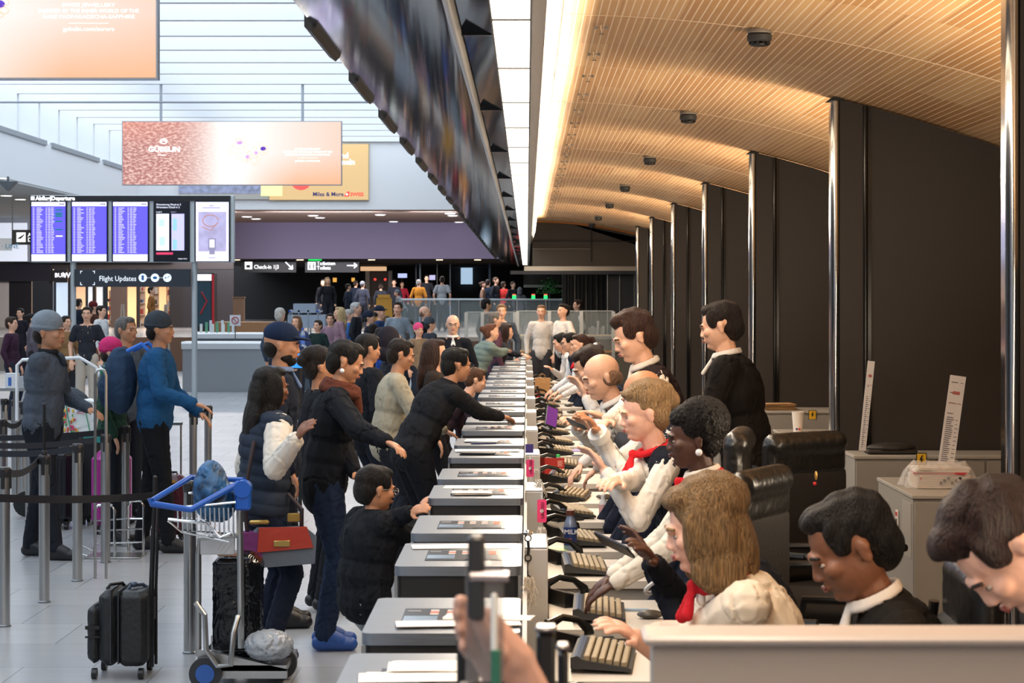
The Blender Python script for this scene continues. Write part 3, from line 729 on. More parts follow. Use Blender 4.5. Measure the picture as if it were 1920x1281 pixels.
    def sleeves(g, t, end=1.0):
        for sd, (a, b, c) in arms.items():
            g.cap(a, b, .050*k+t*.75, .043*k+t*.65)
            e = b+(c-b)*max(0, end)
            if end > .05: g.cap(b, e-(c-b).normalized()*.015, .043*k+t*.65, .030*k+t*.5)
            else: pass
    fm = fabric(tc)
    dsp = folds(folds_amp, sd0) if near else (folds(.010, sd0) if s > 90 else None)
    name = {'jacket': 'jacket', 'suit': 'suit_jacket', 'sweater': 'sweater', 'puffer': 'puffer_jacket', 'tshirt': 't_shirt', 'vest': 'waistcoat', 'puffvest': 'puffer_vest', 'shirt': 'shirt', 'coat': 'coat'}[top]
    if top in ('puffer', 'puffvest'): dsp = quilt(.012, .075, .15)
    if top in ('vest', 'puffvest'):
        g = MB(); torso(g, t*.6, 0); sleeves(g, t*(.8 if top == 'vest' else 1.35)); kid('shirt' if top == 'vest' else 'sweater', g, fabric(sc_ or '#dcd8d2'), disp=folds(folds_amp, sd0+5))
        g = MB(); torso(g, t+.008, .03); kid(name, g, fm, disp=dsp)
    elif top == 'tshirt':
        g = MB(); torso(g, t*.6, .02)
        for sd, (a, b, c) in arms.items(): g.cap(a, a+(b-a)*.62, .052*k+t*.7, .055*k+t*.8)
        kid(name, g, fm, disp=dsp)
    elif top == 'shirt' and sc_ == 'short':
        g = MB(); torso(g, t*.8, .02)
        for sd, (a, b, c) in arms.items(): g.cap(a, a+(b-a)*.85, .056*k+t, .058*k+t)
        kid(name, g, fm, disp=dsp)
    else:
        g = MB(); torso(g, t, .10 if top in ('coat',) else .05); sleeves(g, t); kid(name, g, fm, disp=dsp)
    # ---- trousers and shoes
    g = MB(); g.ell(hip, (.158*k*mass, .112*k, .12*k), ax)
    for sd, (a, b, c) in legs.items(): g.cap(a, b, .098*k*mass, .072*k); g.cap(b, c+U*.01, .072*k, .060*k)
    kid('trousers', g, fabric(bc), disp=folds(.008, sd0+9) if near else None)
    for sd, (a, b, c) in legs.items():
        g = MB(); g.cap(c-U*.035*k-fv*.03, c+fv*.15*k-U*.045, .044*k, .038*k); g.cap(c+fv*.01+U*.01, c+fv*.09*k-U*.03, .048*k, .042*k); g.cap(c+U*.02, c-U*.03, .050*k, .046*k); o = kid('shoe', g, mat(shoe, .45), .008 if near else .012, 2)
    # ---- hair
    hm = hairm(hc); g = MB()
    def G(c, r): g.ell(H(*c), tuple(q*hs for q in r), hx, ns=20, nr=14)
    hd = strands(.003*hs, sd0, 110) if near else None
    if hair in ('short', 'long', 'bun', 'pony', 'bob', 'updo', 'afro', 'quiff'):
        G((0, -.024, .050), (.080, .096, .080)); G((0, -.055, .0), (.074, .062, .085))
        if hair in ('short', 'quiff'): G((0, .022, .094), (.060, .058, .034)); G((0, -.062, -.03), (.060, .040, .048)); [G((q*.066, .022, .045), (.016, .03, .045)) for q in (-1, 1)]
        if hair == 'quiff': G((0, .038, .108), (.054, .05, .03)); G((.01, -.01, .115), (.06, .07, .028))
        if hair == 'bob':
            G((0, -.03, .06), (.098, .108, .088))
            for sd in (-1, 1): G((sd*.075, -.005, -.02), (.038, .078, .115)); G((sd*.085, .0, -.10), (.032, .075, .065))
            G((0, -.075, -.05), (.085, .05, .12)); G((0, .035, .095), (.072, .055, .034))
        if hair == 'long':
            for sd in (-1, 1): G((sd*.068, -.01, -.03), (.03, .065, .12)); G((sd*.07, -.02, -.17), (.032, .055, .12))
            G((0, -.085, -.06), (.085, .045, .14)); G((0, -.10, -.2), (.095, .042, .16)); G((0, .03, .10), (.06, .05, .03))
        if hair in ('bun', 'updo'): G((0, -.125, .055 if hair == 'bun' else .04), (.045, .04, .045)); G((0, .03, .10), (.062, .05, .028))
        if hair == 'updo': G((0, -.03, .08), (.088, .10, .075)); G((0, -.09, .08), (.06, .055, .055))
        if hair == 'pony': G((0, -.13, .05), (.03, .035, .035)); G((0, -.165, .0), (.028, .03, .08)); G((0, .03, .10), (.062, .05, .028))
        if hair == 'afro': G((0, -.045, .065), (.108, .115, .105)); G((0, .01, .09), (.085, .075, .055)); hd = folds(.008, 3, 6)
        kid('hair', g, hm, .006 if near else vox, 2, hd)
    elif hair == 'bald':
        for sd in (-1, 1): G((sd*.060, -.035, -.01), (.022, .05, .042))
        G((0, -.075, -.025), (.062, .034, .042)); kid('hair', g, hm, .006 if near else vox, 2)
    elif hair in ('beanie', 'cap', 'hood', 'hat'):
        G((0, -.055, -.02), (.072, .052, .06)); kid('hair', g, hm, .007 if near else vox, 2)
        hcol = dict(extras).get('hat', '#2a2f3a'); g = MB()
        if hair == 'cap':
            G((0, -.012, .068), (.088, .104, .075)); G((0, .09, .058), (.07, .075, .010)); kid('cap', g, fabric(hcol), .006 if near else vox, 2)
        elif hair == 'beanie': G((0, -.018, .06), (.09, .106, .092)); G((0, -.02, .035), (.093, .108, .035)); kid('beanie', g, fabric(hcol), .006 if near else vox, 2, folds(.003, 2, 5))
        elif hair == 'hood': G((0, -.035, .03), (.105, .11, .13)); G((0, -.07, -.08), (.1, .08, .08)); kid('hood', g, fabric(hcol), vox, 2)
    # ---- face details where they can be seen
    if s > 55:
        for sd in (-1, 1):
            e = MB(); e.ell(H(sd*.031, .080, .006), (.013*hs, .0075*hs, .0050*hs), hx, 0, 12, 8)
            if near: e.ell(H(sd*.031, .0845, .006), (.0060*hs, .0036*hs, .0050*hs), hx, 1, 10, 6); part('eye', e, [mat('#a8988c', .3), mat('#22150f', .2)])
            else: part('eye', e, mat('#2a1c16', .3))
            e = MB().tube([H(sd*.012, .0945, .026), H(sd*.03, .096, .032), H(sd*.05, .082, .026)], .0042*hs, 6); part('eyebrow', e, mat(hc if hair != 'bald' else '#4a352a', .8))
        e = MB(); e.ell(H(0, .1, -.044), (.021*hs, .006*hs, .004*hs), hx, 0, 12, 6); e.ell(H(0, .099, -.052), (.018*hs, .006*hs, .0055*hs), hx, 0, 12, 6); part('lips', e, mat({'dark': '#5a2c28', 'brown': '#7a4038'}.get(skin, '#a85a50'), .5))
    # ---- extras
    for ex in extras:
        n = ex[0]; col = ex[1] if len(ex) > 1 else '#ffffff'
        up = (neck-T2*.0)
        def ring(z, r, th, y=0.0, q=None, n_=18):
            return [up+Nd*z*k+(rv*math.cos(a)*r+(rv.cross(Nd)*-1)*(math.sin(a)*r*1.02+y))*k for a in [2*math.pi*j/n_ for j in range(n_)]]
        if n == 'collar':
            g = MB().tube(ring(.028, .068, 0, .004), .010*k, 8, closed=True).tube(ring(.042, .064, 0, .0), .008*k, 8, closed=True)
            for sd in (-1, 1): g.cap(up+fv*.075*k+Nd*.01, chest+T*.10*k+fv*.118*k*mass+rv*sd*.02, .009, .013)
            kid('collar', g, fabric(col), .006 if near else .01, 1)
        if n == 'scarf':
            g = MB().tube(ring(.005, .088, 0, .008), .034*k, 10, closed=True).tube(ring(.04, .078, 0, .004), .028*k, 10, closed=True); g.cap(up+fv*.1*k, chest+T*.05*k+fv*.14*k, .035*k, .028*k)
            kid('scarf', g, fabric(col), .008, 2, folds(.007, 4, 1.8))
        if n == 'neckerchief':
            g = MB().tube(ring(.014, .075, 0, .006), .017*k, 8, closed=True); kn_ = up+fv*.105*k-U*.01; g.ell(kn_, (.02, .02, .02))
            g.cap(kn_, kn_+fv*.03-U*.09*k+rv*.02, .01, .022); g.cap(kn_, kn_+fv*.02-U*.08*k-rv*.03, .01, .02); kid('neckerchief', g, fabric(col), .006, 1, folds(.003, 2, 3))
        if n == 'tie':
            g = MB().cap(up+fv*.09*k-T*.02, chest+fv*.13*k*mass, .014, .022, n=8); kid('tie', g, fabric(col), .007, 1)
        if n == 'beard': g = MB(); [g.ell(H(*c), tuple(q*hs for q in r), hx) for c, r in (((0, .055, -.078), (.046, .045, .034)), ((-.040, .03, -.055), (.021, .042, .036)), ((.040, .03, -.055), (.021, .042, .036)))]; kid('beard', g, hairm(col), .006 if near else .012, 1)
        if n == 'glasses':
            g = MB()
            for sd in (-1, 1):
                g.tube([H(sd*.032+.022*math.cos(a*.628), .106, .008+.017*math.sin(a*.628)) for a in range(10)], .0022*hs, 6, closed=True); g.tube([H(sd*.054, .102, .012), H(sd*.08, .03, .012), H(sd*.082, -.01, .008)], .002*hs, 6)
            g.tube([H(-.010, .108, .012), H(.010, .108, .012)], .002*hs, 6); part('glasses', g, mat(col, .3))
        if n == 'watch':
            a, b, c = arms[ex[2]]; f_ = (c-b).normalized(); q = c-f_*.03; x_, y_, _ = frame(f_)
            part('watch', MB().tube([q+(x_*math.cos(j*.52)+y_*math.sin(j*.52))*.037*k for j in range(12)], .009, 6, closed=True).ell(q+U*.04*k, (.018, .018, .008)), mat(col, .3, .4))
        if n == 'cuff':
            a, b, c = arms[ex[2]]; f_ = (c-b).normalized(); q = c-f_*.02
            part('cuff', MB().cyl(q-f_*.03, q+f_*.01, .046*k+t*.4, .042*k+t*.4, 16), fabric(col))
        if n == 'stripe':
            a, b, c = arms[ex[2]]; f_ = (c-b).normalized(); q = c-f_*.09; x_, y_, _ = frame(f_)
            part('sleeve_stripe', MB().tube([q+(x_*math.cos(j*.35)+y_*math.sin(j*.35))*(.047*k+t*.7) for j in range(18)], .007, 6, closed=True), mat(col, .6))
        if n == 'headset' : pass
        if n == 'earring': part('earring', MB().ell(H(-.09 if len(ex) > 2 else .09, -.005, -.045), (.014, .014, .014)), mat('#e9e6ea', .2))
        if n == 'badge': part('badge', MB().ell(chest+T*.06*k+fv*(.115*k*mass+t)+rv*ex[2]*.08*k, (.034, .008, .024), ax), mat('#c9c6c8', .3))
    ARM[label] = {sd: base+Vector(c) for sd, (a, b, c) in arms.items()}
    info = dict(base=base, neck=base+neck, chest=base+chest, hip=base+hip, head=base+hc_, fv=fv, rv=rv, T=T, arms={q: tuple(base+Vector(z) for z in v) for q, v in arms.items()})
    return body, info
ARM = {}
# ------------------------------------------------------------------ cabinets and chairs on the staff side
cab = mat('#8f8a82', .55); cabe = mat('#a29c92', .5)
def cabinet(lab, x0, x1, y0, y1, h, nd=3, keyp=False):
    t = thing('storage_cabinet', lab, 'cabinet', (x0, y0, 0))
    W_, D_ = x1-x0, y1-y0
    MB().box(0, W_, .01, D_, .04, h-.02).box(.03, W_-.03, .04, D_-.03, 0, .04).build('body', cab, t)
    MB().box(-.008, W_+.008, -.006, D_+.008, h-.02, h, bev=.003).build('top_panel', cabe, t)
    for k in range(nd):
        w0 = W_/nd; o = MB().box(k*w0+.006, (k+1)*w0-.006, -.006, .01, .06, h-.035, bev=.002).build('door', cab, t)
        MB().box(k*w0+w0-.05, k*w0+w0-.035, -.02, -.006, h*.5, h*.5+.12).build('handle', steel, o)
    return t
cabinet('long grey-beige cabinet below the largest dark fin', 1.87, 4.1, 11.85, 12.25, 1.152, 3)
b2 = cabinet('grey-beige filing cabinet holding the plastic-wrapped papers, in front of the long cabinet', 1.96, 4.0, 10.55, 11.6, 1.05, 2)
k_ = MB().prism([(.05, .72), (.30, .72), (.30, 1.0), (.05, 1.0)], -.004, 0, axis='x'); k_.build('side_door', mat('#9d9890', .5), b2)
kp = MB().box(-.008, -.003, .40, .47, .70, .93).build('number_plate', mat('#d8d2c8', .5), b2)
MB().box(-.011, -.008, .415, .455, .90, .92).build('marking', mat('#c02a2a', .5), kp); MB().box(-.012, -.008, .425, .450, .74, .885).build('lock', mat('#38302a', .3), kp)
cabinet('grey-beige cabinet under the second dark fin holding the paper cup', 1.84, 3.9, 16.2, 16.75, 1.17, 3)
cabinet('low grey-beige cabinet behind the dark suited standing person', 1.90, 3.7, 15.2, 16.0, 1.04, 2)
cabinet('grey-beige cabinet under the third dark fin', 1.9, 3.8, 20.6, 21.2, 1.1, 3)
tag(MB().box(2.0, 2.62, 34.7, 35.0, 0, 1.12, bev=.004).box(1.98, 2.64, 34.68, 35.02, 1.12, 1.15).build('low_partition', mat('#c79a78', .6)), 'tan low partition under the farthest dark fins', 'partition')
def warning(lab, x, y, z):
    t = thing('warning_sticker', lab, 'sticker', (x, y, z)); MB().box(0, .052, -.002, 0, 0, .065).build('plate', mat('#e6b422', .5), t)
    MB().prism([(.028, .055), (.014, .03), (.024, .03), (.018, .010), (.038, .036), (.027, .036), (.036, .055)], -.004, -.002).build('lightning_symbol', black, t)
    MB().box(-.004, 0, -.003, 0, -.002, .067).box(.052, .056, -.003, 0, -.002, .067).box(-.004, .056, -.003, 0, .065, .069).build('border', black, t)
warning('yellow lightning sticker on the long cabinet near the leaning paper strip', *(lambda p: (p.x, 11.84, p.z))(at(1719, 872, 11.84)))
warning('yellow lightning sticker on the cabinet beside the paper cup', *(lambda p: (p.x, 16.19, p.z))(at(1517, 786, 16.19)))
# leaning printed strips
def strip_sheet(lab, a, b, wd, y, lean_):
    t = thing('printed_strip', lab, 'paper', (a.x, y, a.z)); dv = b-a; L_ = math.hypot(dv.x, dv.z); an = math.atan2(dv.x, dv.z)
    MB().box(0, wd, 0, .003, 0, L_).build('sheet', mat('#dcd8d6', .6), t)
    g = MB(); r = random.Random(3)
    for q in range(int(L_/.0125)):
        z = .02+q*.0115
        if z > L_*.6 and q % 5: continue
        g.box(.012, wd*r.uniform(.45, .62), -.001, 0, z, z+.004); 
        if q % 2: g.box(wd*.72, wd*r.uniform(.8, .93), -.001, 0, z, z+.003)
    g.build('lettering', mat('#3c3a48', .6), t)
    MB().box(wd*.3, wd*.75, -.0012, 0, L_*.82, L_*.85).box(.01, wd*.95, -.0012, 0, L_*.73, L_*.735).build('lettering', mat('#b0605e', .6), t)
    t.rotation_euler = (0, an, 0); t.rotation_euler.x = lean_; return t
strip_sheet('tall printed paper strip leaning upright behind the plastic-wrapped papers', at(1755, 897, 11.5), at(1782, 703, 11.5), .088, 11.5, 0)
strip_sheet('narrow printed paper strip leaning on the left end of the long cabinet', at(1607, 843, 11.9), at(1624, 676, 11.9), .040, 11.84, 0)
o = MB().ell((0, 0, .035), (.145, .09, .03)).box(-.15, .14, -.08, .08, 0, .028, bev=.01).build('document_pouch', mat('#2b2723', .6, 0, .4, 12), None, at(1671, 843, 12.0)); tag(o, 'flat black document pouch lying on the long cabinet', 'pouch')
o.location.z = 1.152
# wrapped papers
p = at(1768, 920, 11.0); t = thing('wrapped_papers', 'stack of papers wrapped in torn clear plastic with a red edge on the filing cabinet', 'papers', (p.x-.02, 11.0, 1.052))
g = MB(); rn = random.Random(5)
for i in range(9):
    k0 = len(g.v); g.box(-.14, .14, -.10, .10, .012*i, .012*i+.011, 1 if i == 6 else 0); g.rot(rn.uniform(-.12, .12), 'Z', k0=k0)
g.build('paper_stack', [mat('#cfc5b8', .7), mat('#b02a34', .6)], t)
g = MB(); N_ = 14; vs = []
for i in range(N_+1):
    for j in range(N_+1):
        a, b = -1+2*i/N_, -1+2*j/N_; e = max(abs(a), abs(b)); z = .125 if e < .75 else .125*(1-(e-.75)/.25)**.6
        vs.append((a*.19+rn.uniform(-.012, .012), b*.13+rn.uniform(-.01, .01), max(.003, z+rn.uniform(-.012, .014))))
g.add(vs, [(i*(N_+1)+j, (i+1)*(N_+1)+j, (i+1)*(N_+1)+j+1, i*(N_+1)+j+1) for i in range(N_) for j in range(N_)])
g.build('plastic_wrap', mat('#e6e0da', .15, 0, alpha=.30), t)
MB().box(-.12, -.112, -.108, -.1, .03, .06).build('label', mat('#c22a2a', .5), t)
g = MB()
for k in range(7): g.box(-.02+.02*k, -.006+.02*k, -.116, -.108, .02+.012*(k % 3), .03+.012*(k % 3)+.006)
g.build('ink_marking', black, t)
cup('white paper cup with a small logo on the cabinet under the second fin', tuple(at(1496, 799, 15.6)[:2])+(1.042,), .155, .046, True)
sheet('form', 'crumpled dark-printed paper beside the logo cup', 'paper', 2.12, 15.5, 1.042, .16, .2, .5, 2, mat('#cbc3bb', .7))
o = sheet('paper_stack', 'stack of tan envelopes on the cabinet behind the standing dark suit', 'paper', 1.98, 16.4, 1.172, .24, .2, .1, 22, mat('#b08a5c', .7))

def chair(lab, u, v, s, yaw, big=True, col='#131212', top_=None):
    """v: top of the backrest"""
    d = F/s; zt = CAMZ-(v-559)/s; t = thing('office_chair', lab, 'chair', ((u-988)/s, d, 0), R_(yaw), 'black office chairs of the staff')
    lm = mat(col, .32, 0, .3, 8, spec=.5); w_ = .27
    g = MB(); g.box(-w_, w_, -.05, .05, zt-.72, zt-.16, bev=.04); o = bpy.data.objects.new('backrest', bake(g, .012, 6, mat('#141314', .8, 0, .2, 60), 'backrest')); C.objects.link(o); o.parent = t
    g = MB().cap((-w_+.08, -.02, zt-.065), (w_-.08, -.02, zt-.065), .06, n=14); g.box(-w_+.02, w_-.02, -.055, .035, zt-.22, zt-.03, bev=.03); o = bpy.data.objects.new('headrest', bake(g, .010, 5, lm, 'headrest', folds(.003, 3, 2))); C.objects.link(o); o.parent = t
    g = MB().box(-.26, .26, -.5, .0, zt-.80, zt-.70, bev=.04); o = bpy.data.objects.new('seat', bake(g, .014, 5, mat('#141314', .8), 'seat')); C.objects.link(o); o.parent = t
    for sx in (-1, 1): MB().tube([(sx*.29, -.05, zt-.75), (sx*.31, -.08, zt-.55), (sx*.31, -.36, zt-.54)], .018, 8).build('armrest', black, t)
    MB().tube([(w_-.02, .05, zt-.16), (w_+.02, .07, zt-.4), (w_, .04, zt-.78)], .015, 8).build('back_frame', black, t); MB().tube([(-w_+.02, .05, zt-.16), (-w_-.02, .07, zt-.4), (-w_, .04, zt-.78)], .015, 8).build('back_frame', black, t)
    MB().cyl((0, -.25, .1), (0, -.25, zt-.78), .03).build('column', black, t)
    for k in range(5):
        a = k*1.2566+.3; l = MB().tube([(0, -.25, .14), (.3*math.cos(a), -.25+.3*math.sin(a), .09)], .022, 8).build('leg', black, t)
        MB().cyl((.3*math.cos(a), -.27+.3*math.sin(a), .035), (.3*math.cos(a), -.23+.3*math.sin(a), .035), .035).build('caster', black, l)
    return t
chair('black leather chair with a rolled shiny headrest behind the blond bob', 1418, 872, 490, 62)
chair('wide black fabric chair with a cushion strap and small pins, below the largest fin', 1505, 806, 400, 35, col='#1a1918')
chair('dark chair half hidden behind the black-haired person with the round earring', 1378, 800, 440, 80, col='#1a1918')
chair('grey-black chair behind the ponytailed colleague at the far desks', 1117, 641, 190, 90, col='#3a4048')
chair('black chair behind the bowed person in the suit', 1815, 1040, 700, 88)
t = thing('badge_pin', 'small red and gold pin on the wide black chair strap', 'pin', at(1530, 892, 9.1)); MB().ell((0, 0, 0), (.007, .004, .02)).build('figure', mat('#c8a15a', .3, .6), t); MB().ell((-.006, 0, -.035), (.008, .004, .008)).build('jewel', mat('#c8262a', .4), t)

# ------------------------------------------------------------------ foreground, out of focus
o = struct('wall_partition_low', MB().box(.20, 2.6, 3.30, 3.38, 0, 1.50), mat('#a89c94', .5))
struct('trim_300', MB().box(.185, 2.6, 3.28, 3.40, 1.50, 1.516, bev=.006), mat('#b5a9a2', .35))
def fpost(lab, u0, u1, v, d, col='#141416', zb=0):
    p = at(u0, v, d); q = at(u1, v, d); t = thing('partition_post', lab, 'post', (p.x, d, 0)); MB().box(0, q.x-p.x, 0, .04, zb, p.z, bev=.006).build('shaft', mat(col, .4), t); MB().box(-.002, q.x-p.x+.002, -.002, .042, p.z, p.z+.008, bev=.003).build('cap', mat('#5d5a5c', .3, .5), t); return t
fpost('short black post at the left end of the pale foreground partition', 1006, 1042, 1188, 2.9)
fpost('second black post touching the pale foreground partition', 1046, 1066, 1222, 2.95)
fpost('tall dark post in front of the nearest counter box', 856, 898, 1180, 2.9)
t = thing('pen_holder', 'blurred clear plastic holder with metal clips held up in front of the counters', 'holder', at(900, 1281, 2.6))
MB().box(-.018, .030, -.012, .012, .0, .155, bev=.004).build('tube', mat('#8a8688', .15, 0, alpha=.35), t)
MB().box(-.015, .006, -.016, .014, .08, .185, bev=.004).build('back_plate', mat('#2a2a2e', .4), t)
MB().cyl((-.012, -.012, .135), (.036, -.012, .135), .007, n=14).build('clip', mat('#9b9296', .2, .7), t)
MB().box(.014, .022, -.02, -.012, 0, .115, bev=.003).build('white_stick', mat('#dfe0de', .4), t)
MB().box(.014, .026, -.022, -.014, -.15, .045, bev=.002).build('green_strip', mat('#2f6a56', .4), t)
MB().box(-.028, .034, -.014, .014, -.75, .0, bev=.004).build('stem', mat('#1a1a1e', .4), t)
# the hand behind the holder
def big_hand():
    B = MB(); c = at(945, 1215, 2.66); s_ = 1500.0
    def p(u, v, dd=0): return at(u, v, 2.66+dd)
    B.cap(p(1010, 1340), p(965, 1245), .030, .027); B.cap(p(965, 1245), p(905, 1175), .030, .026); B.cap(p(940, 1260), p(900, 1205), .028, .022)
    for (a, b, c_, r) in (((905, 1170), (880, 1135), (862, 1128), .0105), ((900, 1185), (868, 1165), (858, 1150), .0105), ((905, 1205), (870, 1195), (862, 1180), .010), ((912, 1228), (880, 1225), (868, 1212), .009)):
        B.cap(p(*a), p(*b, -.02), r*1.1, r, n=12); B.cap(p(*b, -.02), p(*c_, -.045), r, r*.85, n=12)
    B.cap(p(930, 1225, -.03), p(905, 1180, -.055), .014, .012); B.cap(p(905, 1180, -.055), p(893, 1150, -.06), .012, .010)
    o = bpy.data.objects.new('person', bake(B, .004, 4, mat('#b98f80', .5), 'person')); C.objects.link(o); return tag(o, 'hand and wrist of a person closest to the camera, gripping the clear holder', 'person')
big_hand()

# ------------------------------------------------------------------ belt posts
postp = None
def post(u, vt, vb, w_=None, lab=''):
    global postp
    s = (vb-559)/CAMZ; d = F/s; x = (u-988)/s; h = CAMZ-(vt-559)/s
    if postp is None:
        postp = thing('belt_post', lab, 'post', (x, d, 0), group='steel belt posts of the queue')
        MB().cyl((0, 0, .01), (0, 0, .93), .036, n=24).build('tube', steel, postp)
        MB().lathe([(.037, .93), (.040, .935), (.040, .985), (.034, .995)], n=24).build('cap', mat('#2a2a2c', .35), postp)
        MB().box(-.012, .012, -.044, -.03, .86, .985, bev=.003).box(.03, .044, -.012, .012, .86, .985, bev=.003).build('belt_socket', mat('#161618', .5), postp)
        MB().lathe([(.042, 0), (.042, .01), (.037, .014)], n=24).build('base_ring', mat('#8f9296', .3, .8), postp)
        o = postp
    else: o = copy_tree(postp, (x, d, 0), label=lab)
    return Vector((x, d, .965))
BP = {}
for key, (u, vt, vb, lab) in {
    'a': (8, 885, 1175, 'steel belt post at the left edge, nearest the camera'),
    'b': (83, 852, 1130, 'steel belt post between the left-edge post and the tall thin pole'),
    'c': (145, 838, 1090, 'steel belt post in front of the black hard-shell suitcase'),
    'd': (198, 822, 1055, 'steel belt post in front of the magenta suitcase'),
    'e': (235, 806, 1024, 'slanting-looking steel belt post right of the magenta suitcase'),
    'f': (356, 968, 1225, 'steel belt post directly left of the baggage trolley'),
    'g': (3, 792, 1000, 'steel belt post at the left edge behind the nearest one'),
    'h': (55, 780, 976, 'steel belt post in front of the black shoe'),
    'i': (390, 757, 950, 'steel belt post behind the blue cart handle, right one'),
    'j': (362, 768, 968, 'steel belt post behind the burgundy suitcase'),
    'k': (28, 748, 930, 'distant steel belt post beside the plastic cup tray'),
    'l': (8, 742, 925, 'distant steel belt post at the left edge'),
    'm': (42, 752, 935, 'distant steel belt post right of the tray'),
}.items(): BP[key] = post(u, vt, vb, lab=lab)
beltm = mat('#1d1f28', .6)
def belt(a, b, lab, sag=.03, hh=.045):
    a, b = Vector(a), Vector(b); N_ = 12; vs = []
    n_ = Vector((-(b-a).y, (b-a).x, 0)).normalized()*.0015
    for i in range(N_+1):
        t = i/N_; p = a.lerp(b, t)-Vector((0, 0, sag*4*t*(1-t)))
        for o_ in (n_+Vector((0, 0, -hh/2)), n_+Vector((0, 0, hh/2)), -n_+Vector((0, 0, hh/2)), -n_+Vector((0, 0, -hh/2))): vs.append(p+o_)
    g = MB(); g.add(vs, [(i*4+j, i*4+(j+1) % 4, i*4+4+(j+1) % 4, i*4+4+j) for i in range(N_) for j in range(4)]+[(3, 2, 1, 0), (N_*4, N_*4+1, N_*4+2, N_*4+3)])
    return tag(g.build('queue_belt', beltm), lab, 'belt', 'dark queue belts')
def off(k, dx=0, dz=-.01): return BP[k]+Vector((dx, 0, dz))
belt(at(-60, 931, 11.5), at(291, 930, 13.0), 'dark belt crossing in front of the posts and ending at the black pole, nearest', .02)
belt(off('a', .04), off('b', -.04), 'dark belt between the left-edge post and the next post')
belt(at(-60, 845, 15.2), off('c', -.04), 'dark belt ending at the post before the black suitcase')
belt(at(-60, 833, 15.9), off('d', -.04), 'dark belt with teal tip ending at the post before the magenta suitcase')
tag(MB().prism([(0, 0), (.13, 0), (.13, .045), (0, .045)], -.003, .003).build('belt_sticker', mat('#1f7f7a', .5), None, BP['d']+Vector((-.17, -.006, -.035))), 'teal sticker with white arrow on the belt before the magenta suitcase', 'sticker')
MBx = MB().prism([(.035, .008), (.095, .008), (.065, .035)], -.005, -.003); so = MBx.build('arrow', white, bpy.data.objects['belt_sticker'])
belt(at(-60, 822, 17.0), off('e', -.04), 'dark belt ending at the slanting-looking post', .02)
belt(off('g', .04), off('h', -.04), 'short sagging dark belt between the two left rear posts', .05)
belt(off('l', .03), at(120, 748, 21), 'distant dark belt behind the tray')
belt(off('j', .03), off('i', -.03), 'short dark belt between the posts behind the burgundy suitcase', .03)
0 and belt(at(395, 745, 25), at(640, 745, 25), 'far dark belt passing behind the queue heads', .02)
belt(off('f', .04), at(480, 955, 12.4), 'dark belt running right from the post by the trolley', .03)
# thin black pole with rounded handle beside the cabin suitcase is its telescopic handle; another pole stands behind
p = at(83, 852, 13.5); tag(MB().cyl((0, 0, 0), (0, 0, .34), .010, n=10).lathe([(.018, 0), (.018, .02), (.012, .03)], n=10).build('sign_pole', black, None, BP['b']+Vector((0, 0, .03))), 'thin black pole rising from the post second from the left edge', 'pole')
# chrome baggage gauge frames
s = (1045-559)/CAMZ; d = F/s
t = thing('baggage_gauge', 'chrome tube baggage gauge with flat base plate between the belt posts', 'frame', ((215-988)/s, d, 0))
MB().box(-.22, .22, -.12, .22, 0, .012, bev=.004).build('base_plate', steel, t)
def hoop(x, y0, y1, h, r=.012): return [(x, y0, .012), (x, y0, h-.05), (x, y0+.02, h-.012), (x, y0+.06, h), (x, y1-.06, h), (x, y1-.02, h-.012), (x, y1, h-.05), (x, y1, .012)]
MB().tube([(-.14, -.1, .012), (-.14, -.1, .38), (-.11, -.1, .42), (-.0, -.1, .42), (.02, -.1, .38), (.02, -.1, .012)], .011, 8).build('hoop', chrome, t)
MB().tube([(.10, .05, .012), (.10, .05, .40), (.12, .05, .44), (.2, .05, .44), (.22, .05, .40), (.22, .05, .012)], .011, 8).build('hoop', chrome, t)
MB().tube([(-.14, -.1, .3), (.1, .05, .3), (.22, .05, .3)], .007, 6).tube([(-.14, -.1, .12), (.22, -.0, .12)], .007, 6).tube([(-.14, -.1, .22), (.22, .05, .22)], .007, 6).build('crossbar', chrome, t)
MB().tube([(-.16, -.08, .06), (-.24, -.08, .10), (-.26, -.08, .04), (-.2, -.08, .02)], .008, 6).build('wheel_stop', steel, t)
p = at(190, 692, 15.2)
tag(MB().tube([(-.045, 0, 0), (-.045, 0, p.z-.04), (-.03, 0, p.z-.01), (0, 0, p.z), (.02, 0, p.z-.01), (.035, 0, p.z-.05), (.035, 0, 0)], .011, 8).build('tall_hoop', steel, None, (p.x, 15.2, 0)), 'tall narrow steel hoop rising above the magenta suitcase', 'hoop')

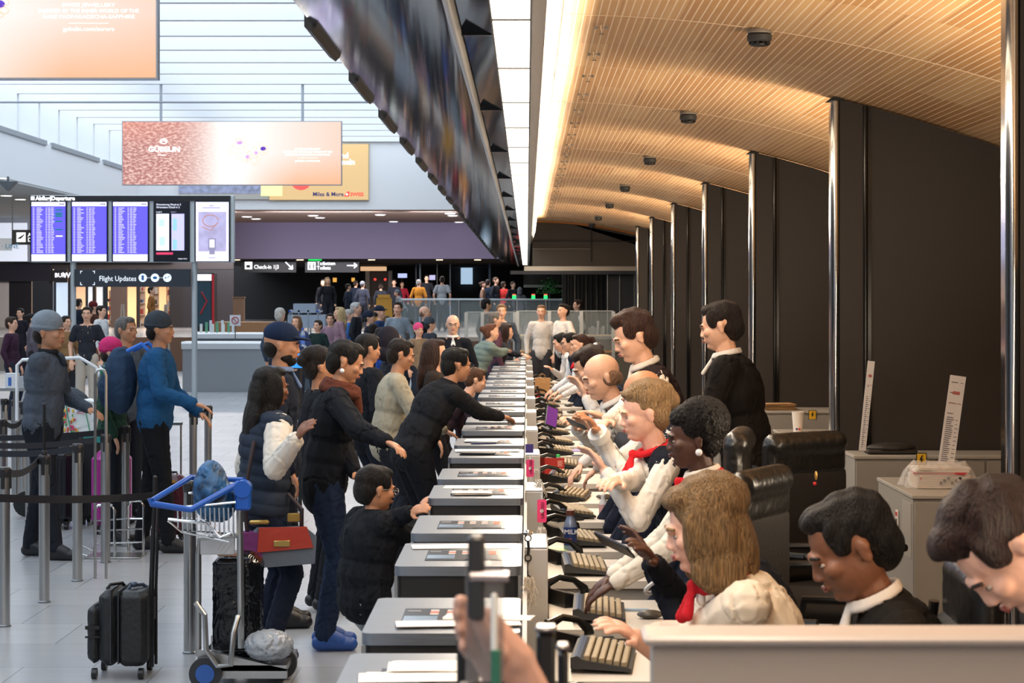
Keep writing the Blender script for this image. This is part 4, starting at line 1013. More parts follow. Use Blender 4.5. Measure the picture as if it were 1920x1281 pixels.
# ------------------------------------------------------------------ luggage
def suitcase(name, lab, x, y, rz, W_, D_, H_, m, ribs=True, handle=None, shell=True, hcol='#1a1a1c'):
    t = thing(name, lab, 'suitcase', (x, y, 0), rz)
    g = MB().box(-W_/2, W_/2, -D_/2, D_/2, .055, H_, bev=min(W_, D_)*.22)
    o = bpy.data.objects.new('shell', bake(g, .010, 5, m, 'shell', folds(.003, 2) if not shell else None)); C.objects.link(o); o.parent = t
    if ribs:
        g = MB()
        for k in range(5):
            xx = -W_*.3+k*W_*.15; g.box(xx-.008, xx+.008, -D_/2-.005, -D_/2+.004, .12, H_-.08, bev=.003)
        g.build('rib', m, t)
    MB().box(-.004, .004, -D_/2-.003, D_/2+.003, .08, H_+.002).build('zipper', mat('#222224', .5), t)
    for sx in (-1, 1):
        for sy in (-1, 1):
            w = MB().cyl((sx*(W_/2-.05)-.014, sy*(D_/2-.045), .027), (sx*(W_/2-.05)+.014, sy*(D_/2-.045), .027), .026, n=14).build('wheel', mat('#111113', .4), t)
            MB().box(sx*(W_/2-.05)-.022, sx*(W_/2-.05)+.022, sy*(D_/2-.045)-.02, sy*(D_/2-.045)+.02, .045, .075).build('wheel_housing', black, w)
    MB().tube([(-.05, -.0, H_-.005), (-.045, 0, H_+.02), (.045, 0, H_+.02), (.05, 0, H_-.005)], .009, 8).build('carry_handle', mat(hcol, .5), t)
    if handle:
        MB().cyl((-.07, D_*.3, H_-.02), (-.07, D_*.3, H_+handle), .008, n=8).cyl((.07, D_*.3, H_-.02), (.07, D_*.3, H_+handle), .008, n=8).box(-.085, .085, D_*.3-.014, D_*.3+.014, H_+handle-.01, H_+handle+.02, bev=.005).build('telescopic_handle', steel, t)
    return t
def gx(u, vb): s = (vb-559)/CAMZ; return (u-988)/s, F/s, s
mg = mat('#9a2a80', .3)
x, y, s = gx(203, 1003); suitcase('suitcase', 'large glossy magenta hard-shell suitcase standing behind the belt posts', x, y+.15, R_(8), .34, .3, .72, mg, False)
x, y, s = gx(111, 994); suitcase('suitcase', 'tall black hard-shell suitcase left of the magenta one', x, y+.15, R_(-4), .24, .36, .72, mat('#14171c', .3), True)
x, y, s = gx(316, 1018); tb = suitcase('suitcase', 'burgundy hard-shell suitcase embossed with city names', x, y+.14, R_(2), .28, .26, .56, mat('#4a1726', .35), False, handle=.42)
for r_, wd_ in enumerate(('LAS VEGAS', 'ISTANBUL', 'LOS ANGELES', 'MILAN', 'CENTER', 'ORLANDO')):
    text(wd_, .052, (-.125, -.138, .47-.075*r_), mat('#6a2a3a', .3), tb, ext=.004, sx=.9 if len(wd_) < 9 else .66)
MB().box(-.03, .05, -.142, -.132, .50, .525).build('sticker', mat('#c79433', .5), tb)
x, y, s = gx(92, 992); suitcase('suitcase', 'dark blue-black suitcase partly behind the tall black one', x-.06, y+.6, 0, .26, .3, .68, mat('#12151c', .45), True)
# black shoes etc belong to people. dm shopping bag on the magenta case
x, y, s = gx(158, 1000); p = at(150, 815, y)
t = thing('shopping_bag', 'white shopping bag with coloured flowers and small blue letters on top of the luggage', 'bag', (p.x, y+.1, p.z), R_(-6))
g = MB().prism([(-.145, 0), (.14, 0), (.15, .29), (.05, .31), (-.13, .28)], -.09, .09); o = bpy.data.objects.new('body', bake(g, .010, 4, mat('#dfe3e2', .5), 'body', folds(.008, 6))); C.objects.link(o); o.parent = t
MB().tube([(-.12, -.094, .28), (-.10, -.098, .15), (-.07, -.094, .01)], .004, 6).tube([(.04, -.098, .30), (.07, -.098, .15), (.10, -.094, .01)], .004, 6).build('green_stripe', mat('#2f9a70', .5), t)
text('dm', .075, (-.02, -.1, .2), mat('#23408f', .5), t, sx=.9)
MB().tube([(-.02, -.1, .19), (.03, -.102, .185), (.07, -.1, .195)], .003, 5).build('red_underline', mat('#c9352f', .5), t)
g = MB(); r_ = random.Random(9)
for k in range(26):
    a, b = r_.uniform(-.13, .0), r_.uniform(.02, .26)
    g.ell((a, -.098, b), (r_.uniform(.006, .014), .004, r_.uniform(.008, .02)), None, k % 4, 8, 5)
g.build('flower_print', [mat('#d2503a', .5), mat('#e0b53a', .5), mat('#5a9a4a', .5), mat('#c93a6a', .5)], t)
# a support below the bag: flat luggage trolley with grey case
x, y, s = gx(160, 985); suitcase('suitcase', 'charcoal suitcase under the flowered shopping bag', p.x-.06, y+.12, 0, .19, .3, p.z-.018, mat('#22252b', .5), True)
# black cabin suitcase in front
t = thing('cabin_suitcase', 'black soft cabin suitcase with long telescopic handle pulled up, standing nearest on the floor', 'suitcase', ((228-988)/345, F/345, 0), R_(0))
sm_ = mat('#15181c', .55, 0, .25, 50)
def soft(name, g, m=sm_, par=None, v=.008, a=.003): o = bpy.data.objects.new(name, bake(g, v, 5, m, name, folds(a, 3, 1.4))); C.objects.link(o); o.parent = par; return o
soft('body', MB().box(.0, .165, -.17, .17, .07, .475, bev=.03), par=t); soft('front_compartment', MB().box(-.10, .01, -.16, .16, .07, .48, bev=.035), par=t)
fp = soft('front_pocket', MB().box(-.165, -.09, -.14, .14, .08, .40, bev=.03), par=t); MB().box(-.168, -.09, -.145, -.138, .27, .29).box(-.168, -.09, -.145, -.138, .225, .235).build('strap', black, fp)
MB().box(-.03, -.024, -.172, .165, .09, .486).build('zipper', mat('#2c3036', .4), t); MB().box(.012, .018, -.176, .17, .09, .482).build('zipper', mat('#2c3036', .4), t)
MB().tube([(-.07, -.05, .475), (-.05, -.05, .50), (.0, .02, .50), (.01, .05, .475)], .009, 8).build('carry_handle', black, t)
MB().tube([(.04, -.04, .47), (.06, -.04, .495), (.11, .03, .49), (.13, .04, .47)], .010, 8).ell((.075, -.04, .5), (.02, .02, .016)).build('carry_handle', mat('#3d4a5e', .3), t)
h_ = MB().tube([(.166, -.02, .05), (.166, -.02, .48), (.176, -.02, .80)], .014, 10).tube([(.176, -.02, .80), (.186, -.02, 1.02)], .010, 10).cap((.186, -.02, 1.0), (.186, -.02, 1.075), .013, n=10).build('telescopic_handle', black, t)
MB().tube([(.176, .06, .05), (.176, .06, .48), (.190, .06, .95), (.188, -.01, 1.06)], .009, 8).build('telescopic_handle', black, t)
MB().box(.163, .178, -.03, .07, .30, .42, bev=.004).build('handle_guard', black, t)
for sx in (-.12, .13):
    for sy in (-.13, .13):
        w = MB().cyl((sx-.013, sy, .032), (sx+.013, sy, .032), .03, n=14).build('wheel', black, t)
# ------------------------------------------------------------------ baggage trolley with its load
sx_ = 355; X0 = (405-988)/sx_; t = thing('baggage_trolley', 'chrome airport baggage trolley with a blue handle beside the puffer vest', 'trolley', (X0, F/sx_, 0))
blue = mat('#1f55b0', .3)
def L(u, v, dy=0): return ((u-405)/sx_, dy, CAMZ-(v-559)/sx_)
MB().tube([L(465, 912, -.05), L(450, 905, -.05), L(372, 947, -.25), L(302, 935, -.28), L(300, 925, -.28)], .017, 10).tube([L(302, 930, -.28), L(352, 898, .1), L(400, 905, .2), L(455, 902, .05)], .015, 10).build('handlebar', blue, t)
MB().cyl(L(458, 915, -.09), L(458, 915, .0), .045, n=20).box(.11, .19, -.08, .0, CAMZ-(955-559)/sx_, CAMZ-(918-559)/sx_, bev=.01).build('handle_hub', blue, t)
g = MB()
for k in range(13): u = 345+k*8.5; g.tube([L(u, 945, -.2), L(u+1, 985+k, -.2), L(u+3, 1000+k*.3, .08)], .0045, 6)
g.tube([L(330, 965, -.24), L(400, 972, -.24), L(425, 998, -.24), L(445, 990, -.24)], .009, 8).tube([L(330, 968, -.24), L(352, 990, -.2), L(440, 1008, -.2)], .006, 8).tube([L(345, 945, -.2), L(452, 935, -.2)], .006, 8).tube([L(345, 930, .15), L(462, 925, .15)], .006, 8)
g.build('basket', chrome, t)
MB().tube([L(372, 1230), L(372, 1040), L(374, 1010), L(450, 1003)], .016, 10).tube([L(452, 1215, .0), L(452, 960, -.05), L(458, 925, -.05)], .018, 10).build('upright', steel, t)
MB().tube([L(374, 1125, -.12), L(392, 1145, -.15), L(395, 1210, -.15), L(415, 1240, -.15), L(440, 1238, -.15), L(445, 1180, -.15), L(452, 1150, -.1)], .015, 10).build('load_guard', steel, t)
MB().prism([(-.09, .05), (.38, .05), (.38, .10), (-.05, .20), (-.09, .20)], -.06, -.02).prism([(-.09, .05), (.38, .05), (.38, .10), (-.05, .20), (-.09, .20)], .42, .46).box(-.05, .38, -.06, .46, .09, .12).build('chassis', steel, t)
for (a, b) in ((-.04, -.1), (-.04, .5), (.32, .2)):
    w = MB().cyl((a, b-.02, .085), (a, b+.02, .085), .085, n=22).build('wheel', mat('#26282c', .5), t); MB().cyl((a, b-.025, .085), (a, b+.025, .085), .05, n=18).build('wheel_rim', mat('#2a56a0', .4), w)
MB().box(-.1, .10, -.01, .01, CAMZ-(1040-559)/sx_, CAMZ-(1008-559)/sx_, bev=.003).build('panel', mat('#b8bcc2', .4), t)
t2 = thing('plastic_covered_case', 'glossy black plastic-covered case standing on the trolley', 'suitcase', (X0+.02, F/sx_+.2, .125))
soft('shell', MB().box(-.06, .20, -.13, .13, 0, .56, bev=.05).box(-.05, .18, -.15, -.10, .36, .55, bev=.03), mat('#101216', .08, 0, .5, 10), t2, a=.006)
MB().box(-.02, .08, -.15, -.13, .555, .57).build('sticker', mat('#b98a6c', .4), t2)
o = bpy.data.objects.new('duffel_bag', bake(MB().ell((0, 0, 0), (.10, .14, .17)).ell((.05, .02, -.05), (.09, .12, .12)), .009, 3, mat('#1f4f7a', .5, 0, .4, 14, vary=.9), 'duffel_bag', folds(.012, 8))); C.objects.link(o); o.location = (X0-.03, F/sx_+.02, CAMZ-(922-559)/sx_); tag(o, 'blue and green patterned bag in the basket of the trolley', 'bag')
o = bpy.data.objects.new('plastic_bag', bake(MB().ell((0, 0, .09), (.14, .12, .09)), .012, 3, mat('#9aa0a8', .2, 0, .5, 14), 'plastic_bag', folds(.02, 8))); C.objects.link(o); o.location = (X0+.28, F/sx_+.0, .125); tag(o, 'crumpled translucent grey plastic bag on the trolley base at the bottom edge', 'bag')
o = bpy.data.objects.new('duffel_bag', bake(MB().ell((0, 0, .12), (.16, .12, .12)), .012, 3, sm_, 'duffel_bag', folds(.01, 8))); C.objects.link(o); o.location = (-1.12, 9.5, 0); tag(o, 'black soft bag on the floor at the foot of the counter boxes', 'bag')
# ------------------------------------------------------------------ the people of the queue and the counters
def pt(u, v, s): return at(u, v, F/s)
P_ = person
_, i1 = P_('person with long black hair, navy puffer vest over cream sleeves, one hand at the face', 508, 688, 332, 62, k=.97, hp=6, lean=4, top='puffvest', tc='#2a3240', sc_='#d9d0c4', bc='#1c2436', shoe='#22242a',
   skin='brown', hair='long', hc='#120e0d', thick=.034, rh=pt(556, 822, 345), lh=None, mass=1.1)
P_('person in dark jacket with rust scarf, black hair, looking down at the counter, blue jeans', 648, 640, 320, 84, k=1.04, hp=22, lean=8, top='coat', tc='#14161c', bc='#1f2c44', shoe='#27509a',
   skin='tan', hair='short', hc='#15100e', thick=.034, rh=Vector((-.62, 11.4, 1.14)), lh=pt(690, 985, 330), extras=(('scarf', '#5c3226'), ('earring',)), mass=1.12)
P_('person in black suit leaning far over the counters with one arm stretched along them', 856, 652, 255, 66, k=1.06, lean=30, hp=8, top='suit', tc='#1b1c20', bc='#14161c', skin='tan', hair='short', hc='#0f0d0d', thick=.024,
   rh=pt(962, 792, 250), lh=pt(905, 770, 235), extras=(('collar', '#1b1c20'), ('glasses', '#1d1d1f')), mass=1.22, feet=-.1)
P_('child with glasses, black sweater and pale jeans, arms up on the counter box', 704, 873, 392, 60, k=.76, lean=6, hp=10, top='sweater', tc='#12151b', bc='#8d9499', skin='tan', hair='short', hc='#17110f', thick=.040,
   rh=pt(790, 955, 385), lh=pt(775, 960, 400), headk=1.22, mass=1.3, extras=(('glasses', '#8d8a86'),))
P_('person with a navy baseball cap and dark beard behind the puffer vest', 528, 608, 300, 82, k=1.08, hp=8, top='jacket', tc='#1b2130', bc='#181b24', skin='tan', hair='cap', hc='#15110f', thick=.026,
   extras=(('hat', '#1d2a44'), ('beard', '#1a1411'), ('collar', '#6f83a8')))
P_('person in a beige sweater with dark hair looking down towards the counter', 752, 636, 240, 80, k=1.02, hp=16, lean=8, top='sweater', tc='#a39a86', bc='#23252c', skin='tan', hair='short', hc='#241a14', thick=.03, mass=1.12, rh=(.35, .05, -.36))
P_('person with long brown hair between the beige sweater and the leaning suit', 816, 636, 222, 95, k=.99, hp=5, top='coat', tc='#2a2320', bc='#1c1c22', skin='fair', hair='long', hc='#3a251b', thick=.026)
P_('person in a black jacket with faded black hair, left of the beige sweater', 690, 626, 228, 60, k=1.04, hp=10, top='jacket', tc='#191b21', bc='#1d212b', skin='tan', hair='short', hc='#17120f', thick=.03)
P_('person with tousled dark hair and black coat behind the rust-scarfed one', 600, 655, 285, 70, k=.98, hp=6, top='coat', tc='#1a1b21', bc='#1a1c22', skin='tan', hair='updo', hc='#1f1714', thick=.03)
P_('person in dark suit, red scarf edges and tie with glasses, walking towards the camera', 849, 590, 152, 176, k=1.04, hp=4, top='suit', tc='#191b22', bc='#191b22', skin='fair', hair='bald', hc='#5a463a',
   extras=(('collar', '#dfdcd8'), ('tie', '#28202a'), ('glasses', '#4a4442')))
_, i10 = P_('person with auburn bun in grey-green puffer jacket leaning on the far counter boxes', 921, 607, 142, 72, k=.98, lean=24, hp=-2, top='puffer', tc='#6f7f7a', bc='#2b3947', skin='fair', hair='bun', hc='#6b4230', thick=.036,
   rh=pt(978, 664, 138), lh=pt(968, 662, 134), mass=1.15, feet=-.08)
P_('person with long dark brown hair beside the grey-green puffer jacket at the far counters', 949, 607, 130, 88, k=.98, lean=14, hp=6, top='coat', tc='#2a2b30', bc='#22252c', skin='fair', hair='long', hc='#33211a', rh=pt(985, 668, 133))
P_('person with a plaid sleeve bending low behind the leaning black suit', 892, 690, 200, 80, k=.97, lean=34, hp=18, top='jacket', tc='#3a2c34', bc='#23252c', skin='fair', hair='short', hc='#5a3d2a', rh=(.3, .02, -.25))
P_('person in dark coat with a hood walking behind the queue of heads', 735, 618, 215, 70, k=.98, top='coat', tc='#25262e', bc='#23252c', skin='tan', hair='hood', hc='#231a15', extras=(('hat', '#25222a'),))
# left walkers
_, i12 = P_('person with a grey beanie and slate jacket walking behind the belts', 92, 588, 238, 100, k=1.08, hp=4, lean=4, top='jacket', tc='#4a525e', bc='#1c2028', skin='tan', hair='beanie', hc='#2a211c', thick=.03,
   extras=(('hat', '#7d868f'), ('collar', '#23262c')), rh=pt(100, 806, 236), lh=(.25, 0, -.35), stride=.3, headk=1.12, mass=1.25)
_, i13 = P_('person in a blue jacket and dark beanie with a grey backpack, walking past the luggage', 300, 588, 232, 88, k=1.07, hp=2, lean=3, top='jacket', tc='#1d4d78', bc='#14161b', skin='tan', hair='beanie', hc='#1d1613', thick=.04, mass=1.2,
   extras=(('hat', '#3a4048'),), rh=(.3, .1, -.33), lh=(.28, .0, -.42), stride=.25)
P_('person with short grey hair and slate jacket behind the rainbow hood', 237, 594, 205, 120, k=1.02, hp=2, top='jacket', tc='#4c5660', bc='#1d2027', skin='tan', hair='short', hc='#6d6a68', thick=.03)
P_('person wearing a pink and green striped knitted hood beside the blue jacket', 211, 636, 225, 90, k=.95, top='jacket', tc='#2c4a3c', bc='#20242c', skin='fair', hair='beanie', hc='#3a2a20', thick=.032, extras=(('hat', '#c9356f'), ('scarf', '#2f7a63')))
P_('person in a charcoal t-shirt and pale trousers standing near the shops', 163, 575, 118, 176, k=1.02, top='tshirt', tc='#2a2d35', bc='#b5aca0', skin='fair', hair='short', hc='#2a201b')
P_('person in a plum jacket walking along the left edge', 22, 594, 112, 100, k=1.0, top='jacket', tc='#3a2436', bc='#252c3c', skin='fair', hair='short', hc='#3a2a20')
P_('person in a tan coat with dark hair near the left sign post', 124, 592, 112, 130, k=.97, top='coat', tc='#8a6a48', bc='#2b2b30', skin='fair', hair='short', hc='#241a15', group=None)
P_('person with dark bun and grey top in the crowd on the far left', 60, 588, 96, 70, k=.96, top='jacket', tc='#5a5560', bc='#2b2b30', skin='fair', hair='bun', hc='#1d1613')
P_('person wearing a dark red beret and brown coat at the shop entrance', 176, 566, 84, 60, k=1.0, top='coat', tc='#4a2c22', bc='#2b2530', skin='fair', hair='beanie', hc='#2d201b', extras=(('hat', '#5a1f22'),))
P_('person in a white hoodie by the shop shelves', 190, 573, 96, 110, k=.97, top='jacket', tc='#cfd2d4', bc='#6a4a40', skin='fair', hair='short', hc='#2d201b')
P_('person in a navy jacket walking into the lit shop', 148, 560, 74, 30, k=1.0, top='jacket', tc='#1e2633', bc='#1e222c', skin='fair', hair='short', hc='#231a15')
P_('person in black in the crowd at the left edge', 38, 578, 84, 200, k=.98, top='coat', tc='#222028', bc='#222028', skin='fair', hair='short', hc='#1d1613')
P_('person in ochre jacket beside the shop shelves', 284, 538, 62, 90, k=1.02, top='jacket', tc='#8a5c30', bc='#2a2a30', skin='fair', hair='short', hc='#1d1613', floor=.0)
# middle crowd
P_('person with white hair seen from behind in a slate blue jacket', 525, 577, 118, 10, k=1.02, top='jacket', tc='#39475c', bc='#242a38', skin='fair', hair='short', hc='#c9c7c3')
P_('person with light brown hair holding a water bottle beside the white-haired one', 556, 592, 108, 200, k=.96, top='jacket', tc='#3a4670', bc='#2b2f3c', skin='fair', hair='long', hc='#7a5c42', rh=(.22, .1, -.12))
CR = [(668, 567, 92, 100, 'jacket', '#22252c', 'short', '#c8c8c8', 'white hair and a black jacket'),
      (655, 580, 87, 95, 'jacket', '#3a68a8', 'short', '#bdb9b4', 'grey hair and bright blue jacket'),
      (636, 576, 92, 250, 'coat', '#8c6f7c', 'long', '#d0b485', 'long blond hair'),
      (692, 584, 95, 90, 'jacket', '#1c1f28', 'beanie', '#222', 'dark blue beanie and dark coat'),
      (712, 574, 92, 100, 'jacket', '#27406e', 'cap', '#222', 'black flat cap'),
      (724, 592, 88, 130, 'coat', '#7a6550', 'long', '#6d5138', 'brown hair, light brown coat'),
      (746, 566, 100, 190, 'sweater', '#7d8a96', 'short', '#2a201b', 'striped grey sweater'),
      (797, 574, 98, 100, 'jacket', '#1b1c22', 'bald', '#8a6a50', 'bald head and black hooded jacket'),
      (806, 596, 104, 60, 'jacket', '#2f333c', 'beanie', '#222', 'slate grey knitted beanie'),
      (785, 607, 110, 150, 'coat', '#85705a', 'beanie', '#222', 'pink hat and tan fur coat'),
      (716, 614, 120, 80, 'jacket', '#1f3f8a', 'long', '#1d1613', 'long black hair and royal blue bag strap'),
      (768, 600, 90, 30, 'coat', '#3d3a3c', 'short', '#3a2a20', 'brown hair, charcoal coat'),
      (700, 606, 104, 20, 'jacket', '#202633', 'short', '#1d1613', 'short black hair, dark navy jacket'),
      (619, 588, 90, 180, 'jacket', '#8a6f7e', 'short', '#2d201b', 'mauve child jacket'),
      (596, 600, 96, 210, 'jacket', '#1e2f2c', 'short', '#3a2a20', 'dark green top, low in the crowd')]
for (u, v, s, yw, tp, tc, hr_, hc, desc) in CR:
    P_('person in the middle crowd with %s' % desc, u, v, s, yw, k=min(1.04, (CAMZ-(v-559)/s)/1.76), top=tp, tc=tc, bc='#262a34', hair=hr_, hc=hc if len(hc) > 4 else '#222222', group=None,
       extras=(('hat', '#e0507f' if 'pink' in desc else '#3d444e' if 'slate' in desc else '#20283a'),), headk=1.05)
P_('person in a navy polo shirt talking behind the glass screens at the far end', 940, 570, 122, 175, k=1.0, top='shirt', tc='#3b4450', bc='#262a34', hair='short', hc='#8a6a48', sc_='long')
P_('person in plum coat with grey hair behind the glass screens', 928, 585, 132, 75, k=.95, top='coat', tc='#5a3a48', bc='#262a34', hair='short', hc='#77716c')
P_('person with dark hair in a black jacket left of the glass screens', 912, 560, 100, 60, k=1.0, top='jacket', tc='#1c1e24', bc='#262a34', hair='short', hc='#1d1613')
# rear hall, standing on the raised floor
FR = [(606, 524, 52, 'coat', '#14151b', 'long', '#1d1613', 'black coat, dark hair'), (614, 520, 59, 'coat', '#1b1b22', 'long', '#b59468', 'long blond hair by the entrance'),
      (667, 526, 49, 'jacket', '#1d2434', 'short', '#3a2a20', 'navy backpack'), (680, 528, 53, 'jacket', '#2a2d38', 'beanie', '#333333', 'grey beanie and scarf'), (653, 532, 58, 'coat', '#1a2230', 'short', '#241a15', 'bulky dark parka'),
      (714, 532, 50, 'jacket', '#23262e', 'short', '#2d201b', 'charcoal jacket near the lift'), (739, 524, 49, 'coat', '#20222a', 'short', '#1d1613', 'black cap and long coat'),
      (754, 528, 46, 'jacket', '#b02a3a', 'short', '#2d201b', 'bright red jacket'), (744, 544, 64, 'puffer', '#8b8f94', 'beanie', '#333333', 'grey furry hood, bent forward'),
      (785, 524, 54, 'jacket', '#a36a20', 'short', '#9a9692', 'ochre jacket and grey hair'), (829, 518, 56, 'tshirt', '#9a9da2', 'short', '#1d1613', 'pale grey top seen from behind'),
      (800, 516, 50, 'suit', '#15161c', 'short', '#1d1613', 'black uniform behind the desk'), (915, 524, 54, 'jacket', '#1b2534', 'short', '#1d1613', 'dark blue jacket by the far pillar'),
      (930, 520, 54, 'jacket', '#1f2226', 'short', '#4a3424', 'tilted brown-haired head'), (944, 528, 54, 'jacket', '#b8322c', 'short', '#3a2a20', 'red jacket and lime scarf'),
      (906, 528, 54, 'coat', '#6d5545', 'bun', '#3a2418', 'brown bun'), (962, 528, 56, 'jacket', '#23252b', 'short', '#3a2a20', 'black top at the far right railing'), (975, 540, 60, 'coat', '#5c5f66', 'hood', '#222222', 'grey hooded coat')]
for j, (u, v, s, tp, tc, hr_, hc, desc) in enumerate(FR):
    zt = CAMZ-(v-559)/s; P_('person on the raised rear floor with %s' % desc, u, v, s, (200, 160, 30, 20, 60, 0, 180, 170, 250, 10, 0, 180, 20, 120, 40, 90, 140, 10)[j], k=min(1.05, (zt-.95)/1.74), top=tp, tc=tc, bc='#20222a', hair=hr_, hc=hc,
       floor=.95, extras=(('hat', '#6d7078'),), lean=25 if 'bent' in desc else 0)
P_('person in a white t-shirt with dark topknot, arms crossed, behind the far glass', 1056, 570, 116, 235, k=.98, top='tshirt', tc='#cfc9c2', bc='#1c1c22', hair='bun', hc='#15100e', rh=(.22, -.25, -.28), lh=(.24, -.22, -.3))
P_('person in a loose white blouse behind the far glass', 1015, 572, 114, 190, k=.97, top='shirt', tc='#c9c2bb', bc='#3a3a40', hair='bun', hc='#8a6a50', sc_='long')
P_('person with white shirt and dark vest near the dark panels', 1083, 562, 88, 250, k=.98, top='vest', tc='#1c1c22', sc_='#d8d4ce', hair='short', hc='#3a2418')
# staff
P_('farthest staff person with black hair and white shirt, elbow up, hand at the chin', 1052, 625, 150, 262, k=.97, lean=24, hp=20, sit=True, top='vest', tc='#d8d4d0', sc_='#dcd8d4', skin='fair', hair='short', hc='#0f0d0f', rh=(.2, -.1, -.16), lh=(.22, .0, -.4))
P_('person at the staff desks with round black hair and glasses between the two far colleagues', 1068, 624, 156, 262, k=.97, lean=20, hp=10, sit=True, top='vest', tc='#1a2236', sc_='#cfd4dc', skin='fair', hair='short', hc='#15100f', extras=(('glasses', '#222222'),), lh=(.24, 0, -.4), rh=(.26, 0, -.4))
P_('person at the staff desks with a brown ponytail, red-trimmed navy waistcoat and white sleeves', 1087, 627, 166, 266, k=.97, lean=20, hp=8, sit=True, top='vest', tc='#161c30', sc_='#dcd8d6', skin='fair', hair='pony', hc='#3a211a', lh=(.28, 0, -.38), rh=(.3, .05, -.36), extras=(('neckerchief', '#b8202c'),))
P_('person with dark brown hair bowed low behind the balding one', 1107, 652, 322, 262, k=.98, lean=30, hp=30, sit=True, top='vest', tc='#1a2030', sc_='#d8d4d0', skin='fair', hair='short', hc='#2a1a14', lh=(.10, .05, -.42), rh=(.14, .02, -.42))
P_('person with shaved head in a grey waistcoat and white shirt, hand at the mouth', 1128, 664, 352, 258, k=1.02, lean=28, hp=20, sit=True, top='vest', tc='#6d6e74', sc_='#d9d5d0', skin='fair', hair='bald', hc='#8f6d55', lh=pt(1100, 745, 345), rh=pt(1082, 800, 360), extras=(('watch', '#d6d2cc', 1), ('collar', '#e0ddd8')))
P_('person with a bald crown half hidden behind the blonde updo', 1207, 696, 395, 262, k=1.0, lean=24, hp=26, sit=True, top='vest', tc='#20222c', sc_='#d9d5d0', skin='tan', hair='bald', hc='#5a4030', lh=pt(1120, 820, 395), rh=pt(1118, 808, 400), extras=(('badge', '', 1), ('cuff', '#e2dfda', 1)))
_, i5 = P_('person with ash-blonde updo, red neckerchief, white sleeves and navy waistcoat, handing something over', 1208, 722, 432, 262, k=1.02, lean=20, hp=12, sit=True, top='vest', tc='#171b26', sc_='#e0dad2', skin='pink', hair='updo', hc='#9a7c58', lh=pt(1135, 885, 440), rh=pt(1150, 905, 450), extras=(('neckerchief', '#d3262e'), ('badge', '', 1)))
P_('person standing with brown quiff, white shirt and dark waistcoat, looking down at a phone', 1190, 585, 372, 262, k=1.06, lean=16, hp=24, top='vest', tc='#241a1c', sc_='#d8cfc4', skin='fair', hair='quiff', hc='#3a241b', bc='#181a20', lh=pt(1140, 785, 380), rh=pt(1130, 800, 385), extras=(('watch', '#c9c4bc', -1), ('collar', '#d8cfc4')))
P_('person standing with back half turned in a black suit and white collar among the staff', 1352, 566, 358, 285, k=1.06, lean=10, hp=14, top='suit', tc='#151212', bc='#141214', skin='fair', hair='short', hc='#1f1511', thick=.03, mass=1.22, extras=(('collar', '#dcd6d0'),), lh=(.3, .05, -.35), rh=(.34, -.1, -.34))
_, i4 = P_('person with voluminous black hair, round earring, red neckerchief and pale shirt', 1300, 764, 478, 268, k=.98, lean=18, hp=8, sit=True, top='vest', tc='#1a1f30', sc_='#d9d2c6', skin='dark', hair='afro', hc='#14100f', lh=(.42, .02, -.38), rh=(.40, .05, -.4), extras=(('neckerchief', '#c8222c'), ('earring', '#eee', 1), ('collar', '#e4dccf')), headk=1.02)
P_('person with dark sleeves and white cuff stripe holding a phone, hidden behind the blonde bob', 1345, 912, 560, 262, k=.98, lean=26, hp=14, sit=True, top='jacket', tc='#171922', bc='#171922', skin='dark', hair='short', hc='#14100f', lh=pt(1218, 1052, 560), rh=pt(1226, 1054, 575), extras=(('stripe', '#e9e6e2', -1),))
_, iS1 = P_('person with a honey-blond bob, cream short-sleeved blouse and red neckerchief, bent over the desk', 1322, 902, 640, 268, k=1.04, lean=26, hp=16, sit=True, top='shirt', sc_='short', tc='#e6d8c4', skin='pink', hair='bob', hc='#866a48', lh=pt(1225, 1186, 600), rh=pt(1190, 1195, 650), extras=(('neckerchief', '#b8202a'), ('collar', '#efe4d4')), headk=1.08, mass=1.12, bc='#1a1d2a')
P_('person in black suit and white collar, head bowed, right of the blond bob', 1598, 930, 700, 268, k=1.06, lean=18, hp=30, sit=True, top='suit', tc='#191614', bc='#15161c', skin='brown', hair='short', hc='#120e0d', thick=.028, extras=(('collar', '#dcd4cc'), ('badge', '', 1)), headk=1.12, mass=1.1, lh=(.3, 0, -.5), rh=(.3, .05, -.5))
P_('person nearest the camera with glossy dark brown swept hair, only the head above the partition', 1893, 946, 900, 268, k=1.02, lean=20, hp=60, sit=True, top='suit', tc='#1b191b', bc='#15161c', skin='pink', hair='quiff', hc='#2a1814', headk=1.12)
# things people carry or use
bx = i1['hip']
t = thing('handbag', 'red and purple handbag with brass clasp at the hip of the puffer-vested person', 'bag', (i1['hip'].x+.13, i1['hip'].y-.22, 0), R_(12))
z0 = CAMZ-(1082-559)/350
MB().prism([(-.18, 0), (.19, .02), (.20, .17), (.14, .22), (-.12, .22), (-.19, .16)], 0, .10).build('body', mat('#5a6472', .55, 0, .4, 10), t).location = (0, 0, z0)
MB().prism([(-.13, .09), (.18, .11), (.145, .225), (-.12, .225)], -.012, .02).build('flap', mat('#a5362a', .45, 0, .3, 12), t).location = (0, 0, z0)
MB().prism([(-.2, 0), (-.09, .0), (-.12, .20), (-.22, .2)], -.006, .106).build('side_panel', mat('#6b2a6c', .55, 0, .4, 12), t).location = (0, 0, z0)
MB().box(-.04, .05, -.022, -.01, .12, .155, bev=.004).build('clasp', mat('#d8bb72', .3, .8), t).location = (0, 0, z0)
MB().box(-.17, -.06, .02, .05, .24, .265, bev=.008).build('buckle', mat('#c9a860', .3, .8), t).location = (0, 0, z0); MB().box(.04, .11, .02, .04, .25, .30, bev=.006).build('buckle', mat('#c9a860', .3, .8), t).location = (0, 0, z0)
